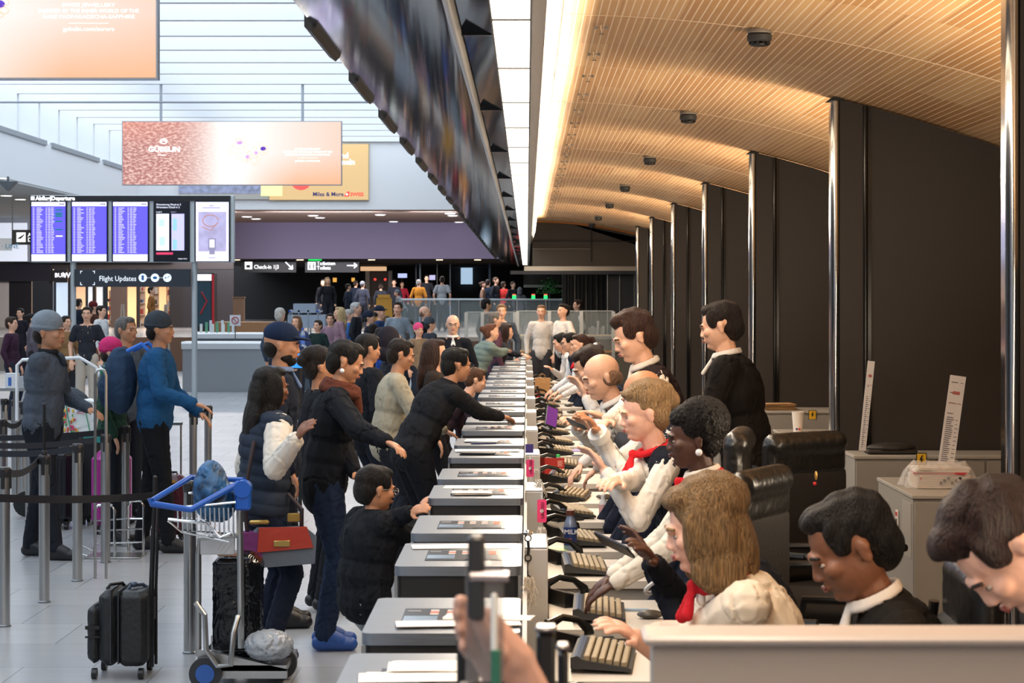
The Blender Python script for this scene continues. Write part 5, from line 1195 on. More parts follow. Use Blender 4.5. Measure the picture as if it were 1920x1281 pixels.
MB().tube([(-.18, .05, .2), (-.2, .02, .40), (-.14, .08, .7)], .012, 8).build('strap', mat('#2a1c22', .5), t).location = (0, 0, z0); MB().tube([(.12, .05, .2), (.12, .03, .32), (.05, .1, .40)], .012, 8).build('strap', mat('#2a1c22', .5), t).location = (0, 0, z0)
def phone_thing(name, lab, p, rx, ry, rz, col, L_=.15):
    o = MB().box(-.037, .037, -L_/2, L_/2, -.005, .005, bev=.003).box(-.033, .033, -L_/2+.008, L_/2-.008, .005, .0058, 1).build(name, [mat('#26272c', .3), mat(col, .15)], None, p); o.rotation_euler = (rx, ry, rz); return tag(o, lab, 'phone')
phone_thing('mobile_phone', 'lilac mobile phone held in the dark-sleeved hand by the milk bottle', pt(1152, 1022, 560), R_(20), R_(35), R_(60), '#7d6aa8')
phone_thing('mobile_phone', 'large dark phone in the hands of the standing waistcoated person', pt(1093, 800, 385), R_(20), R_(25), R_(70), '#6a6c84', .17)
phone_thing('mobile_phone', 'violet phone held up above the keyboards left of the shaved head', pt(1034, 782, 350), R_(70), R_(20), R_(30), '#7a3fa0', .12)
# blue jacket's backpack
p = i13['chest']; t = thing('backpack', 'grey and blue backpack on the walker in the blue jacket', 'backpack', (p.x-.30, p.y, p.z-.25))
g = MB(); g.ell((0, 0, .2), (.14, .19, .28)); g.ell((-.09, 0, .12), (.09, .15, .16))
o = bpy.data.objects.new('body', bake(g, .012, 3, fabric('#2b3f58'), 'body', folds(.006, 4))); C.objects.link(o); o.parent = t
MB().tube([(.08, -.12, .44), (.2, -.15, .5), (.32, -.14, .38), (.30, -.15, .15)], .018, 8).build('strap', mat('#2c6fd0', .6), t); MB().tube([(.08, .12, .44), (.2, .15, .5), (.32, .14, .38), (.30, .15, .15)], .018, 8).build('strap', mat('#2c6fd0', .6), t)
MB().tube([(-.13, -.1, .3), (-.17, 0, .32), (-.13, .1, .3)], .008, 6).build('zipper', mat('#b9c4cc', .4), t)
p = pt(563, 628, 118); bottle('water_bottle', 'clear water bottle with blue cap held in the middle crowd', (p.x+.04, p.y, 1.28), .3, .04, mat('#cfdcec', .1, trans=.6), mat('#2b62c0', .4), mat('#5f86d8', .4))
# ------------------------------------------------------------------ departure boards
S_ = 92.0; DB = F/S_
def bx(u): return (u-988)/S_
def bz(v): return CAMZ-(v-559)/S_
def emi(col, e=1.0): return mat(col, .4, emit=e)
def scr(col, e=.9): 
    return emi(col, e)
fr_ = mat('#c9d2d6', .5)
t = thing('departure_board', 'grey steel departure board on two posts with five upright screens', 'display board', (0, DB, 0))
MB().box(bx(56), bx(438), .03, .22, bz(492), bz(366), bev=.01).build('housing', fr_, t)
hd = MB().box(bx(56), bx(432), -.01, .03, bz(376.5), bz(367), 0).build('header', mat('#17181c', .5), t)
text('Abflug|Departure', .115, (bx(67), -.013, bz(375.5)), emi('#ffffff', 1.3), hd, sx=.98, bold=.004)
MB().box(bx(58), bx(65), -.014, -.01, bz(375.5), bz(368.5)).build('pictogram', emi('#ffffff', 1.2), hd)
for u in (135, 363):
    MB().cyl((bx(u), .12, 0), (bx(u), .12, bz(490)), .058, n=20).build('post', mat('#b4bec4', .4, .2), t)
vio = scr('#5a50ff', 1.0); pw = emi('#e8e4ff', 1.0)
sc_list = [(57, 126), (133, 203), (210, 280), (288, 356), (365, 432)]
rn = random.Random(11)
for i, (a, b) in enumerate(sc_list):
    s = MB().box(bx(a), bx(b), -.03, .03, bz(491), bz(377.5), bev=.008).build('screen', mat('#121420', .25), t)
    x0, x1, z0, z1 = bx(a)+.03, bx(b)-.03, bz(490), bz(379)
    if i < 3:
        MB().box(x0, x1, -.036, -.03, z0, z1).build('picture', vio, s)
        MB().box(x0, x1, -.038, -.036, z1-.085, z1).box(x0, x1, -.038, -.036, z0, z0+.14).build('margin', pw, s)
        g = MB(); W_ = x1-x0
        for r in range(28):
            z = z1-.13-r*.0335
            for (c, l) in ((.04, .05), (.15, rn.uniform(.10, .2)), (.42, .04), (.49, .07), (.58, rn.uniform(.05, .1))): g.box(x0+c*W_, x0+(c+l)*W_, -.038, -.036, z, z+.014)
        for q in range(3): g.box(x1-.12+q*.035, x1-.095+q*.035, -.040, -.038, z1-.055, z1-.03, 1)
        g.build('lettering', [emi('#cfc8ff', 1), mat('#27306a', .5)], s)
        if i == 0:
            g = MB()
            for r in (1, 3, 4, 5, 8, 13): g.box(x0+.70*W_, x0+.92*W_, -.0385, -.036, z1-.138-r*.0335, z1-.112-r*.0335)
            g.box(x0+.72*W_, x0+.92*W_, -.0385, -.036, z1-.138-17*.0335, z1-.112-17*.0335, 1); g.build('status_bar', [emi('#0f6e52', .8), emi('#efe6a0', 1)], s)
        MB().tube([(x0+.06+.028*math.cos(k*.9), -.04, z0+.07+.03*math.sin(k*.9)) for k in range(5)], .006, 5).build('pink_emblem', emi('#e39ac0', 1), s)
    elif i == 3:
        text('Orientierung Check-in 2', .056, (x0+.03, -.033, z1-.07), emi('#eef0ff', 1), s, sx=.9); text('Orientation Check-in 2', .056, (x0+.03, -.033, z1-.125), emi('#eef0ff', 1), s, sx=.9)
        text('Level 2', .04, (x0+.03, -.033, z1-.215), emi('#eef0ff', 1), s); text('Level 1', .04, (x0+.33, -.033, z1-.215), emi('#9a9cb0', 1), s)
        m1 = MB().box(x0+.03, x0+.29, -.036, -.03, z0+.22, z1-.24).build('floor_map', emi('#e9ecff', 1), s); m2 = MB().box(x0+.34, x0+.60, -.036, -.03, z0+.22, z1-.24).build('floor_map', emi('#b9b6e8', .9), s)
        MB().box(x0+.08, x0+.20, -.038, -.036, z1-.5, z1-.35).box(x0+.09, x0+.21, -.038, -.036, z0+.32, z0+.5).build('zone', emi('#b5dce8', .9), m1)
        MB().box(x0+.37, x0+.45, -.038, -.036, z1-.58, z1-.34).box(x0+.37, x0+.45, -.038, -.036, z0+.24, z0+.44).build('zone', emi('#8fc0d8', .8), m2)
        MB().box(x0+.03, x0+.37, -.036, -.03, z0+.135, z0+.18, bev=.001).build('red_banner', emi('#d2355c', 1), s); text('Flughafen Zürich', .034, (x1-.02, -.033, z0+.04), emi('#e8e8f4', 1), s, align='RIGHT', sx=.8)
    else:
        MB().box(x0, x1, -.036, -.03, z0, z1).build('picture', emi('#dcd8f4', 1), s)
        MB().box(x0+.05, x1-.05, -.038, -.036, z0+.20, z1-.2).build('watch_dial', mat('#a9a2c4', .4, emit=.8, vary=.4, scale=4), s)
        MB().box(x0+.25, x0+.41, -.042, -.038, z0+.24, z0+.47, bev=.002).box(x0+.275, x0+.385, -.041, -.038, z0+.14, z0+.24).build('wristwatch', emi('#8a84a0', .8), s)
        MB().box(x0+.28, x0+.38, -.044, -.042, z0+.28, z0+.44).build('watch_face', emi('#e8e6f4', 1), s)
        MB().tube([(x0+.30+.16*math.cos(k*.5), -.039, z1-.38+.12*math.sin(k*.5)) for k in range(12)], .008, 5).tube([(x0+.12, -.039, z1-.5), (x0+.3, -.039, z1-.58), (x0+.45, -.039, z1-.42)], .008, 5).build('watch_hand', emi('#a8705c', .9), s)
        MB().box(x0+.14, x0+.50, -.038, -.036, z1-.13, z1-.105).box(x0+.28, x0+.36, -.038, -.036, z1-.09, z1-.065).box(x0+.26, x0+.4, -.038, -.036, z0+.06, z0+.08).build('caption', emi('#a49cc8', .9), s)
t = thing('information_sign', 'dark sign reading Flight Updates below the departure board', 'sign', (0, DB-.02, 0))
MB().box(bx(140), bx(357), .0, .06, bz(538), bz(505), bev=.004).build('panel', mat('#262e38', .5), t)
text('Flight Updates', .15, (bx(186), -.003, bz(527)), emi('#dfe6ee', .9), t, sx=.88)
g = MB()
for (a, b, c, d_) in ((151, 155, 508, 509), (151, 152, 508, 513), (174, 178, 508, 509), (177, 178, 508, 513), (151, 155, 533.5, 534.5), (151, 152, 529, 534.5), (174, 178, 533.5, 534.5), (177, 178, 529, 534.5)): g.box(bx(a), bx(b), -.004, 0, bz(d_), bz(c))
g.build('corner_bracket', emi('#dfe6ee', .9), t)
for i, u in enumerate((268, 291, 314)):
    r = MB().cyl((bx(u), -.004, bz(521)), (bx(u), 0, bz(521)), .085, n=24).build('round_symbol', emi('#d3dfea', .9), t)
    y = -.006
    if i == 0: MB().box(bx(u)-.025, bx(u)+.025, y, -.004, bz(521)-.05, bz(521)+.05).build('phone_symbol', mat('#2a6aa8', .5), r)
    if i == 1: MB().ell((bx(u), -.005, bz(521)), (.045, .002, .03)).build('hand_symbol', mat('#2a6aa8', .5), r)
    if i == 2: MB().prism([(bx(u)-.05, bz(521)-.02), (bx(u)+.05, bz(521)+.02), (bx(u)+.045, bz(521)+.04), (bx(u)-.01, bz(521)), (bx(u)-.05, bz(521)+.02)], y, -.004).build('plane_symbol', mat('#2a5a98', .5), r)
g = MB()
for u in (276.5, 279, 281.5, 299.5, 302, 304.5): g.box(bx(u), bx(u)+.012, -.004, 0, bz(521)-.006, bz(521)+.006)
g.build('dots', emi('#dfe6ee', .9), t)

# ------------------------------------------------------------------ hanging banners (backlit)
def ad_mat(nm, e=1.0):
    m = bpy.data.materials.new(nm); m.use_nodes = True; nt = m.node_tree; b = nt.nodes['Principled BSDF']; Lk = nt.links.new
    tc = nt.nodes.new('ShaderNodeTexCoord'); mp = nt.nodes.new('ShaderNodeMapping'); Lk(tc.outputs['Generated'], mp.inputs[0])
    sx = nt.nodes.new('ShaderNodeSeparateXYZ'); Lk(mp.outputs[0], sx.inputs[0])
    r = nt.nodes.new('ShaderNodeValToRGB'); Lk(sx.outputs[0], r.inputs[0]); els = r.color_ramp.elements
    cols = [(0, '#c9806e'), (.22, '#d99a86'), (.40, '#fbeee6'), (.5, '#ffffff'), (.62, '#fdf0ea'), (.8, '#f9ddd0'), (1, '#f6cdb8')]
    els[0].position = 0; els[0].color = (*lin(cols[0][1]), 1); els[1].position = 1; els[1].color = (*lin(cols[-1][1]), 1)
    for p, c in cols[1:-1]: q = els.new(p); q.color = (*lin(c), 1)
    n = nt.nodes.new('ShaderNodeTexNoise'); n.inputs['Scale'].default_value = 26; n.inputs['Detail'].default_value = 3; mp2 = nt.nodes.new('ShaderNodeMapping'); mp2.inputs['Scale'].default_value = (2.2, 1, 1.3); mp2.inputs['Rotation'].default_value = (0, .5, 0)
    Lk(tc.outputs['Generated'], mp2.inputs[0]); Lk(mp2.outputs[0], n.inputs[0])
    r2 = nt.nodes.new('ShaderNodeValToRGB'); Lk(n.outputs[0], r2.inputs[0]); r2.color_ramp.elements[0].position = .44; r2.color_ramp.elements[1].position = .62
    r2.color_ramp.elements[0].color = (*lin('#a85a56'), 1); r2.color_ramp.elements[1].color = (*lin('#f2cabb'), 1)
    f = nt.nodes.new('ShaderNodeMapRange'); Lk(sx.outputs[0], f.inputs[0]); f.inputs[1].default_value = .22; f.inputs[2].default_value = .46; f.inputs[3].default_value = .85; f.inputs[4].default_value = 0
    mx = nt.nodes.new('ShaderNodeMix'); mx.data_type = 'RGBA'; Lk(f.outputs[0], mx.inputs[0]); Lk(r.outputs[0], mx.inputs[6]); Lk(r2.outputs[0], mx.inputs[7])
    top = nt.nodes.new('ShaderNodeMapRange'); Lk(sx.outputs[2], top.inputs[0]); top.inputs[1].default_value = .55; top.inputs[2].default_value = 1.0; top.inputs[3].default_value = 0; top.inputs[4].default_value = .55
    fx = nt.nodes.new('ShaderNodeMapRange'); Lk(sx.outputs[0], fx.inputs[0]); fx.inputs[1].default_value = .0; fx.inputs[2].default_value = .45; fx.inputs[3].default_value = 1; fx.inputs[4].default_value = 0
    mu = nt.nodes.new('ShaderNodeMath'); mu.operation = 'MULTIPLY'; Lk(top.outputs[0], mu.inputs[0]); Lk(fx.outputs[0], mu.inputs[1])
    m3 = nt.nodes.new('ShaderNodeMix'); m3.data_type = 'RGBA'; Lk(mu.outputs[0], m3.inputs[0]); Lk(mx.outputs[2], m3.inputs[6]); m3.inputs[7].default_value = (*lin('#ef9678'), 1)
    bt = nt.nodes.new('ShaderNodeMapRange'); Lk(sx.outputs[2], bt.inputs[0]); bt.inputs[1].default_value = .0; bt.inputs[2].default_value = .5; bt.inputs[3].default_value = .9; bt.inputs[4].default_value = 0
    fr2 = nt.nodes.new('ShaderNodeMapRange'); Lk(sx.outputs[0], fr2.inputs[0]); fr2.inputs[1].default_value = .5; fr2.inputs[2].default_value = .8; fr2.inputs[3].default_value = 0; fr2.inputs[4].default_value = 1
    mu2 = nt.nodes.new('ShaderNodeMath'); mu2.operation = 'MULTIPLY'; Lk(bt.outputs[0], mu2.inputs[0]); Lk(fr2.outputs[0], mu2.inputs[1])
    m4 = nt.nodes.new('ShaderNodeMix'); m4.data_type = 'RGBA'; Lk(mu2.outputs[0], m4.inputs[0]); Lk(m3.outputs[2], m4.inputs[6]); m4.inputs[7].default_value = (*lin('#f0ac74'), 1)
    b.inputs['Base Color'].default_value = (.1, .1, .1, 1); Lk(m4.outputs[2], b.inputs['Emission Color']); b.inputs['Emission Strength'].default_value = e; b.inputs['Roughness'].default_value = .5
    return m
adm = ad_mat('jewellery_print', 1.06)
def banner(lab, y, z0):
    t = thing('hanging_banner', lab, 'advertisement', (-9.76 if y < 30 else -9.95, y, z0)); W_, H_ = (5.32 if y < 30 else 5.40), 1.58
    MB().box(0, W_, 0, .16, 0, H_).build('frame', mat('#aeb2ba', .4, .4), t)
    p = MB().box(.02, W_-.02, -.01, .0, .02, H_-.02).build('printed_face', adm, t)
    w_ = emi('#fff6f0', 1.15)
    text('GÜBELIN', .17, (.12*W_, -.014, .83), w_, p, sx=1.15, bold=.006)
    text('JEWELLERY', .045, (.163*W_, -.014, .73), w_, p)
    MB().tube([(.19*W_+.085*math.cos(k*.4), -.014, 1.08+.06*math.sin(k*.4)) for k in range(16)], .012, 5, closed=True).tube([(.175*W_, -.014, 1.06), (.19*W_, -.014, 1.10), (.205*W_, -.014, 1.06)], .012, 5).build('emblem', w_, p)
    for k, (s_, z) in enumerate((('SWISS JEWELLERY', .87), ('INSPIRED BY THE INNER WORLD OF THE', .80), ('RARE PADPARADSCHA-SAPPHIRE', .73), ('gubelin.com/aurora', .58))):
        text(s_, .062 if k < 3 else .072, (.845*W_, -.014, z), w_, p, align='CENTER', sx=(1.3, 1.05, 1.2, 1.1)[k])
    MB().box(.80*W_, .89*W_, -.014, -.01, .67, .675).build('rule', w_, p)
    g = MB(); rd = random.Random(2); gold = 0
    for (cx, cz, r) in ((.54, 1.02, .13), (.56, .72, .15), (.63, .88, .14), (.60, .62, .12), (.51, .88, .10)):
        for k in range(6):
            a = k*1.047+rd.random(); q = (cx*W_+r*math.cos(a), -.016, cz+r*.8*math.sin(a)); g.tube([(q[0]+r*.45*math.cos(j*.7), q[1], q[2]+r*.3*math.sin(j*.7)) for j in range(9)], .007, 4, closed=True)
    j_ = g.build('jewel_setting', emi('#e0b49c', 1), p)
    MB().ell((.535*W_, -.016, 1.05), (.075, .006, .045)).ell((.572*W_, -.016, .70), (.05, .006, .045)).ell((.61*W_, -.016, .80), (.04, .006, .04)).build('lilac_stone', emi('#b48ad8', 1), j_)
    MB().ell((.643*W_, -.018, .90), (.07, .006, .05)).build('violet_stone', emi('#4a2a9a', 1), j_)
    for x in (.175, .82): MB().cyl((x*W_, .08, H_), (x*W_, .08, H_+1.0), .035, n=10).build('hanger', mat('#aab0ba', .5), t)
banner('large backlit orange jewellery banner hanging at the upper left edge', 25.0, 4.68)
banner('backlit pink and orange jewellery banner hanging above the departure board', 51.1, 4.82)
tag(MB().cyl((-13.1, 49.7, 6.62), (-3.6, 49.7, 6.62), .025, n=10).build('hanging_rail', mat('#9aa0aa', .5), None, (0, 0, .11)), 'thin grey rail spanning across above the farther banner', 'rail')
# wall posters
s = F/70
def wx(u): return (u-988)/s
def wz(v): return CAMZ-(v-559)/s
t = thing('wall_poster', 'golden backlit poster with airline lettering on the white end wall', 'poster', (0, 69.9, 0))
MB().box(wx(505), wx(692), 0, .1, wz(376), wz(270)).build('frame', mat('#c9b48c', .4), t)
f_ = MB().box(wx(506), wx(691), -.01, 0, wz(375), wz(271)).build('face', emi('#c9a876', .8), t)
text('und', .26, (wx(654), -.014, wz(297)), emi('#ffffff', 1.1), f_, align='RIGHT', bold=.008); text('sammeln', .26, (wx(666), -.014, wz(309)), emi('#ffffff', 1.1), f_, align='RIGHT', bold=.008)
text('Miles & More', .19, (wx(587), -.014, wz(368)), emi('#2b2c66', .7), f_, bold=.004); text('SWISS', .17, (wx(657), -.014, wz(368)), emi('#e0483c', 1), f_, bold=.006)
MB().prism([(wx(645), wz(369)), (wx(655), wz(369)), (wx(656), wz(359)), (wx(651), wz(360))], -.014, -.01).build('tail_emblem', emi('#e0483c', 1), f_); MB().cyl((wx(565), -.014, wz(337)), (wx(565), -.01, wz(337)), .36, n=30).build('red_disc', emi('#e0504a', 1), f_)
MB().box(wx(649), wx(653), -.018, -.014, wz(365.5), wz(364)).box(wx(650.4), wx(651.6), -.018, -.014, wz(367), wz(362.5)).build('white_cross', emi('#ffffff', 1), f_)
t = thing('wall_poster', 'poster with an airport picture and a yellow note, mostly hidden behind the farther banner', 'poster', (0, 69.9, 0))
MB().box(wx(336), wx(504.5), 0, .1, wz(374), wz(270)).build('frame', mat('#c9c4bc', .4), t)
MB().box(wx(336), wx(490), -.01, 0, wz(363), wz(271)).build('picture', mat('#7f86a0', .5, emit=.7, vary=.7, scale=5), t); MB().box(wx(490), wx(530), -.02, -.01, wz(368), wz(340)).build('yellow_note', emi('#d8d596', 1), t)
# ------------------------------------------------------------------ hanging direction signs
s2 = F/83
def hx(u): return (u-988)/s2
def hz(v): return CAMZ-(v-559)/s2
sgm = mat('#0b0b0e', .4); sw = emi('#f2f4f6', 1.0)
def sign(lab, u0, u1, v0, v1, y=83.0):
    t = thing('direction_sign', lab, 'sign', (0, y, 0)); MB().box(hx(u0), hx(u1), 0, .12, hz(v1), hz(v0)).build('panel', sgm, t)
    MB().cyl((hx(u0+8), .06, hz(v0)), (hx(u0+8), .06, 3.6), .02, n=6).cyl((hx(u1-8), .06, hz(v0)), (hx(u1-8), .06, 3.6), .02, n=6).build('hanger', steel, t); return t
def arrow(t, u, v, ang, L_=.2):
    g = MB().box(-L_, L_, -.012, -.002, -.022, .022).box(L_*.0, L_, -.012, -.002, -.022, .022).rot(0, 'Y')
    k0 = len(g.v); g.box(-.16, .0, -.012, -.002, -.022, .022).rot(R_(40), 'Y', (0, 0, 0), k0).move((L_, 0, 0), k0); k0 = len(g.v); g.box(-.16, .0, -.012, -.002, -.022, .022).rot(R_(-40), 'Y', (0, 0, 0), k0).move((L_, 0, 0), k0)
    g.rot(R_(-ang), 'Y'); o = g.build('arrow', sw, t, (hx(u), 0, hz(v))); return o
t = sign('black hanging sign pointing to Abflug alle Gates, partly behind the departure board', 340, 436, 487, 508)
text('Abflug alle Gates', .2, (hx(351), -.005, hz(496.5)), sw, t, sx=.9, bold=.004); text('Departure all gates', .2, (hx(351), -.005, hz(505)), sw, t, sx=.9, bold=.004); arrow(t, 424, 497, 90)
t = sign('black hanging sign reading Check-in 1|3', 453, 555, 487, 511)
MB().box(hx(459), hx(473), -.01, 0, hz(505), hz(491)).build('pictogram', sw, t); MB().box(hx(462), hx(469), -.014, -.01, hz(502), hz(497)).build('pictogram_detail', sgm, t)
text('Check-in 1|3', .22, (hx(476), -.005, hz(504)), sw, t, sx=.88, bold=.004); arrow(t, 542, 498, -45)
t = sign('black hanging sign reading Toiletten Toilets', 572, 673, 487, 511)
MB().box(hx(577), hx(592), -.01, 0, hz(506), hz(491)).build('pictogram', sw, t)
MB().box(hx(584.2), hx(584.9), -.014, -.01, hz(505), hz(492)).cyl((hx(581), -.012, hz(494.5)), (hx(581), -.01, hz(494.5)), .025, n=8).cyl((hx(588), -.012, hz(494.5)), (hx(588), -.01, hz(494.5)), .025, n=8).box(hx(580), hx(582), -.013, -.01, hz(504), hz(496)).box(hx(587), hx(589), -.013, -.01, hz(504), hz(496)).build('pictogram_detail', sgm, t)
text('Toiletten', .2, (hx(594), -.005, hz(497)), sw, t, bold=.004); text('Toilets', .2, (hx(594), -.005, hz(505.5)), sw, t, bold=.004); arrow(t, 660, 498, 0)
t = thing('direction_sign', 'black sign with an aeroplane symbol left of the departure board', 'sign', (0, 60, 0)); q = F/60
def qx(u): return (u-988)/q
def qz(v): return CAMZ-(v-559)/q
MB().box(qx(22), qx(110), 0, .1, qz(459), qz(431)).build('panel', sgm, t); MB().box(qx(31), qx(48), -.01, 0, qz(454), qz(436)).build('pictogram', sw, t)
MB().prism([(qx(33), qz(447)), (qx(46), qz(439)), (qx(46), qz(441)), (qx(41), qz(446)), (qx(38), qz(449)), (qx(37), qz(447.5)), (qx(34), qz(448.5))], -.014, -.01).build('plane_symbol', sgm, t)
text('Abflug', .157, (qx(52), -.005, qz(444)), sw, t, bold=.003); text('Departure', .157, (qx(52), -.005, qz(453)), sw, t, bold=.003)
MB().cyl((qx(22.5), .05, qz(431)), (qx(22.5), .05, 5), .02, n=8).cyl((qx(100), .05, qz(431)), (qx(100), .05, 5), .02, n=8).build('hanger', steel, t)
for k, (u, v) in enumerate(((505, 485), (593, 485), (12, 485))):
    if k == 1: tag(MB().box(hx(578), hx(603), 0, .1, 3.60, 3.66).build('exit_lamp', emi('#1fc25a', 2), None, (0, 83, -.06)), 'green glowing emergency lamp above the toilets sign', 'lamp')
for k, u in enumerate((440, 500, 560, 695, 823, 895)):
    tag(MB().box(hx(u)-.16, hx(u)+.16, -.1, .1, 3.585, 3.6).box(hx(u)-.13, hx(u)+.13, -.08, .08, 3.575, 3.585, 1).build('spot_lamp', [steel, emi('#ffe2b0', 9)], None, (0, 83.5, 0)), 'small warm spot lamp under the rear ceiling, %s from the departure boards' % ORD[k], 'lamp', 'warm spot lamps of the rear hall')

# ------------------------------------------------------------------ rear hall fittings
s3 = F/100
def rx(u, d=100.): return (u-988)*d/F
t = thing('lift_portal', 'steel framed lift portal with a lit lintel in the rear hall', 'doorway', (0, 98, 0)); R98 = lambda v: CAMZ-(v-559)*98/F
MB().box(rx(685, 98), rx(693, 98), 0, .3, .95, R98(508)).box(rx(728, 98), rx(735, 98), 0, .3, .95, R98(508)).build('door_frame', mat('#8d8781', .35, .7), t)
MB().box(rx(676, 98), rx(724, 98), -.1, .3, R98(508), R98(500)).build('lintel_lamp', mat('#c9a27c', .5, emit=1.2), t); MB().box(rx(694, 98), rx(727, 98), .1, .2, .95, R98(510)).build('door', mat('#4a403a', .3, .5), t)
for u in (703, 722): MB().cyl((rx(u, 98), .08, R98(524)), (rx(u, 98), .1, R98(524)), .06, n=10).build('red_lamp', emi('#d83a30', 2), t)
def lit(name, lab, cat, u0, u1, v0, v1, d, col, e, th=.1): return tag(MB().box(rx(u0, d), rx(u1, d), 0, th, CAMZ-(v1-559)*d/F, CAMZ-(v0-559)*d/F).build(name, emi(col, e) if e else mat(col, .5), None, (0, d, 0)), lab, cat)
o = lit('monitor', 'pale glowing monitor right of the lift portal', 'screen', 746, 763, 513, 521, 96, '#b9c4f0', 1.1)
MB().cyl((rx(754, 96), .05, .95), (rx(754, 96), .05, 3.0), .03).build('stand', black, o)
o = lit('monitor', 'smaller white glowing monitor by the rear desks', 'screen', 805, 816, 516, 525, 96, '#c9c4f0', 1.0)
MB().cyl((rx(810, 96), .05, .95), (rx(810, 96), .05, 2.95), .03).build('stand', black, o)
lit('window_panel', 'pale blue daylight window at the back of the rear hall', 'window', 864, 886, 493, 533, 106.5, '#a9c4dc', 1.0)
lit('wall_lamp', 'round-looking amber lamp sign left of the lift portal', 'lamp', 624, 631, 521, 529, 97, '#d8a048', 1.2)
lit('wall_lamp', 'amber lamp sign nearer to the lift portal', 'lamp', 659, 665, 521, 528, 97, '#d8a048', 1.2)
for k, (u, w0, c) in enumerate(((779, 2, '#5c6a80'), (786, 3, '#7a8ea8'), (819, 1, '#9aa6b4'), (843, 2, '#8a96a6'), (916, 4, '#33465e'))): tag(MB().box(rx(u, 94), rx(u+w0, 94), 0, .1, .95, 3.6).build('glass_mullion', mat(c, .3, .6), None, (0, 94, 0)), 'slim metal mullion in the rear hall, %s from the lift portal' % ORD[k], 'post', 'slim mullions of the rear hall')
# glass balustrade of the raised floor
def balustrade(lab, x0, x1, y, z0, h, n):
    t = thing('glass_balustrade', lab, 'railing', (0, y, z0)); w_ = (x1-x0)/n
    MB().box(x0, x1, -.04, .04, h, h+.055, bev=.01).build('handrail', mat('#d0d6da', .35, .3), t)
    for k in range(n):
        MB().box(x0+k*w_+.03, x0+(k+1)*w_-.03, -.008, .008, .08, h-.01).build('glass_panel', glassm, t)
        MB().box(x0+k*w_-.02, x0+k*w_+.02, -.03, .03, 0, h).build('post', steel, t)
    return t
balustrade('long glass railing with white handrail before the rear hall crowd', -3.55, 1.35, 58.5, .95, 1.03, 6)
for k, u in enumerate((964, 1000, 1023, 1058)): tag(MB().box(-.05, .05, -.05, .05, 0, .09).box(-.05, .05, -.05, .05, .09, .13, 1).build('signal_lamp', [emi('#20d060', 2.5), emi('#e0604a', 1)], None, ((u-988)*58.5/F, 58.5, 2.035)), 'small green-red signal lamp on the white handrail, %s from the left' % ORD[k], 'lamp', 'signal lamps on the handrail')
struct('floor_step_riser', MB().box(-14, 0, 58.3, 58.4, 0, .95), mat('#6b4c38', .5, emit=0))
o = MB().box(-1, 1, -.4, .4, 0, .35, bev=.02).build('display_plinth', mat('#9a704c', .5), None, ((470-988)*66/F, 66, .95)); tag(o, 'long low wooden plinth on the raised rear floor', 'plinth'); o.scale.x = 1.1
tag(MB().box(-.18, .18, -.15, .15, 0, 1.1, bev=.01).box(-.2, .2, -.17, .17, 1.1, 1.14).build('lectern', mat('#8a6850', .5), None, ((448-988)*68/F, 68, .95)), 'tan wooden lectern on the raised rear floor', 'lectern')
t = thing('drinks_fridge', 'dark drinks fridge with white lit header and red side beside the sign post', 'fridge', ((385-988)*66/F, 66, .95))
MB().box(-.33, .33, -.3, .3, .05, 1.9, bev=.01).build('body', mat('#20242a', .4), t); MB().box(-.29, .23, -.33, -.3, .2, 1.6).build('glass_door', mat('#39505c', .1), t)
MB().box(-.33, .24, -.34, -.3, 1.65, 1.85).build('header', emi('#f4f2f0', 1.1), t); MB().box(.26, .33, -.34, -.3, .1, 1.85).build('side_stripe', mat('#c0202c', .4), t)
MB().tube([(-.1, -.335, .6), (.1, -.335, 1.0), (-.08, -.335, 1.3)], .03, 6).build('red_graphic', mat('#a8303a', .4), t)
t = thing('baggage_cart_row', 'row of nested grey baggage carts with blue handles in the middle distance', 'carts', ((580-988)*56/F, 56, 0)); 
for k in range(4):
    MB().tube([(-.5+.25*k, -.3, .0), (-.5+.25*k, -.3, 1.65), (-.4+.25*k, 0, 1.7), (-.5+.25*k, .3, 1.65), (-.5+.25*k, .3, .0)], .02, 6).build('cart_frame', mat('#aab4c0', .35, .6), t)
    MB().cyl((-.5+.25*k, -.3, 1.7), (-.5+.25*k, .3, 1.7), .03, n=8).build('cart_handle', blue, t)
MB().box(-.55, .45, -.3, .3, 1.25, 1.6).box(-.4, .2, -.3, .3, 1.65, 1.9).build('cart_panel', mat('#97a3b4', .5), t)
tag(MB().prism([(-.28, 0), (.28, 0), (.22, 1.1), (-.22, 1.1)], 0, .08).box(-.18, .18, -.02, .1, 1.1, 1.2, 0).build('a_frame_sign', mat('#c08a2c', .5), None, ((720-988)*60.6/F, 60.6, .95)), 'mustard yellow A-frame sign before the lift portal', 'sign')
# metal-topped island counters in the middle distance
def island(lab, u0, u1, vt, s, D_=.7, col='#9aa0a6'):
    d = F/s; x0, x1 = (u0-988)/s, (u1-988)/s; z = CAMZ-(vt-559)/s; t = thing('island_counter', lab, 'counter', (0, d, 0))
    MB().prism([(0, z-.16), (-.02, z-.04), (0, z), (D_, z), (D_, z-.16)], x0, x1, axis='x').build('worktop', mat('#d5d9dc', .3, .5), t)
    MB().box(x0+.02, x1-.02, .03, D_-.05, 0, z-.16).build('body', mat(col, .3, .5), t); return t
island('long steel-topped counter crossing behind the blue jacket', 340, 515, 641, 86)
island('second steel-topped counter behind the white-haired person', 366, 800, 624, 68, col='#5a636c')
island('third steel-topped counter running behind the queue heads', 517, 720, 640, 85, col='#5a636c')
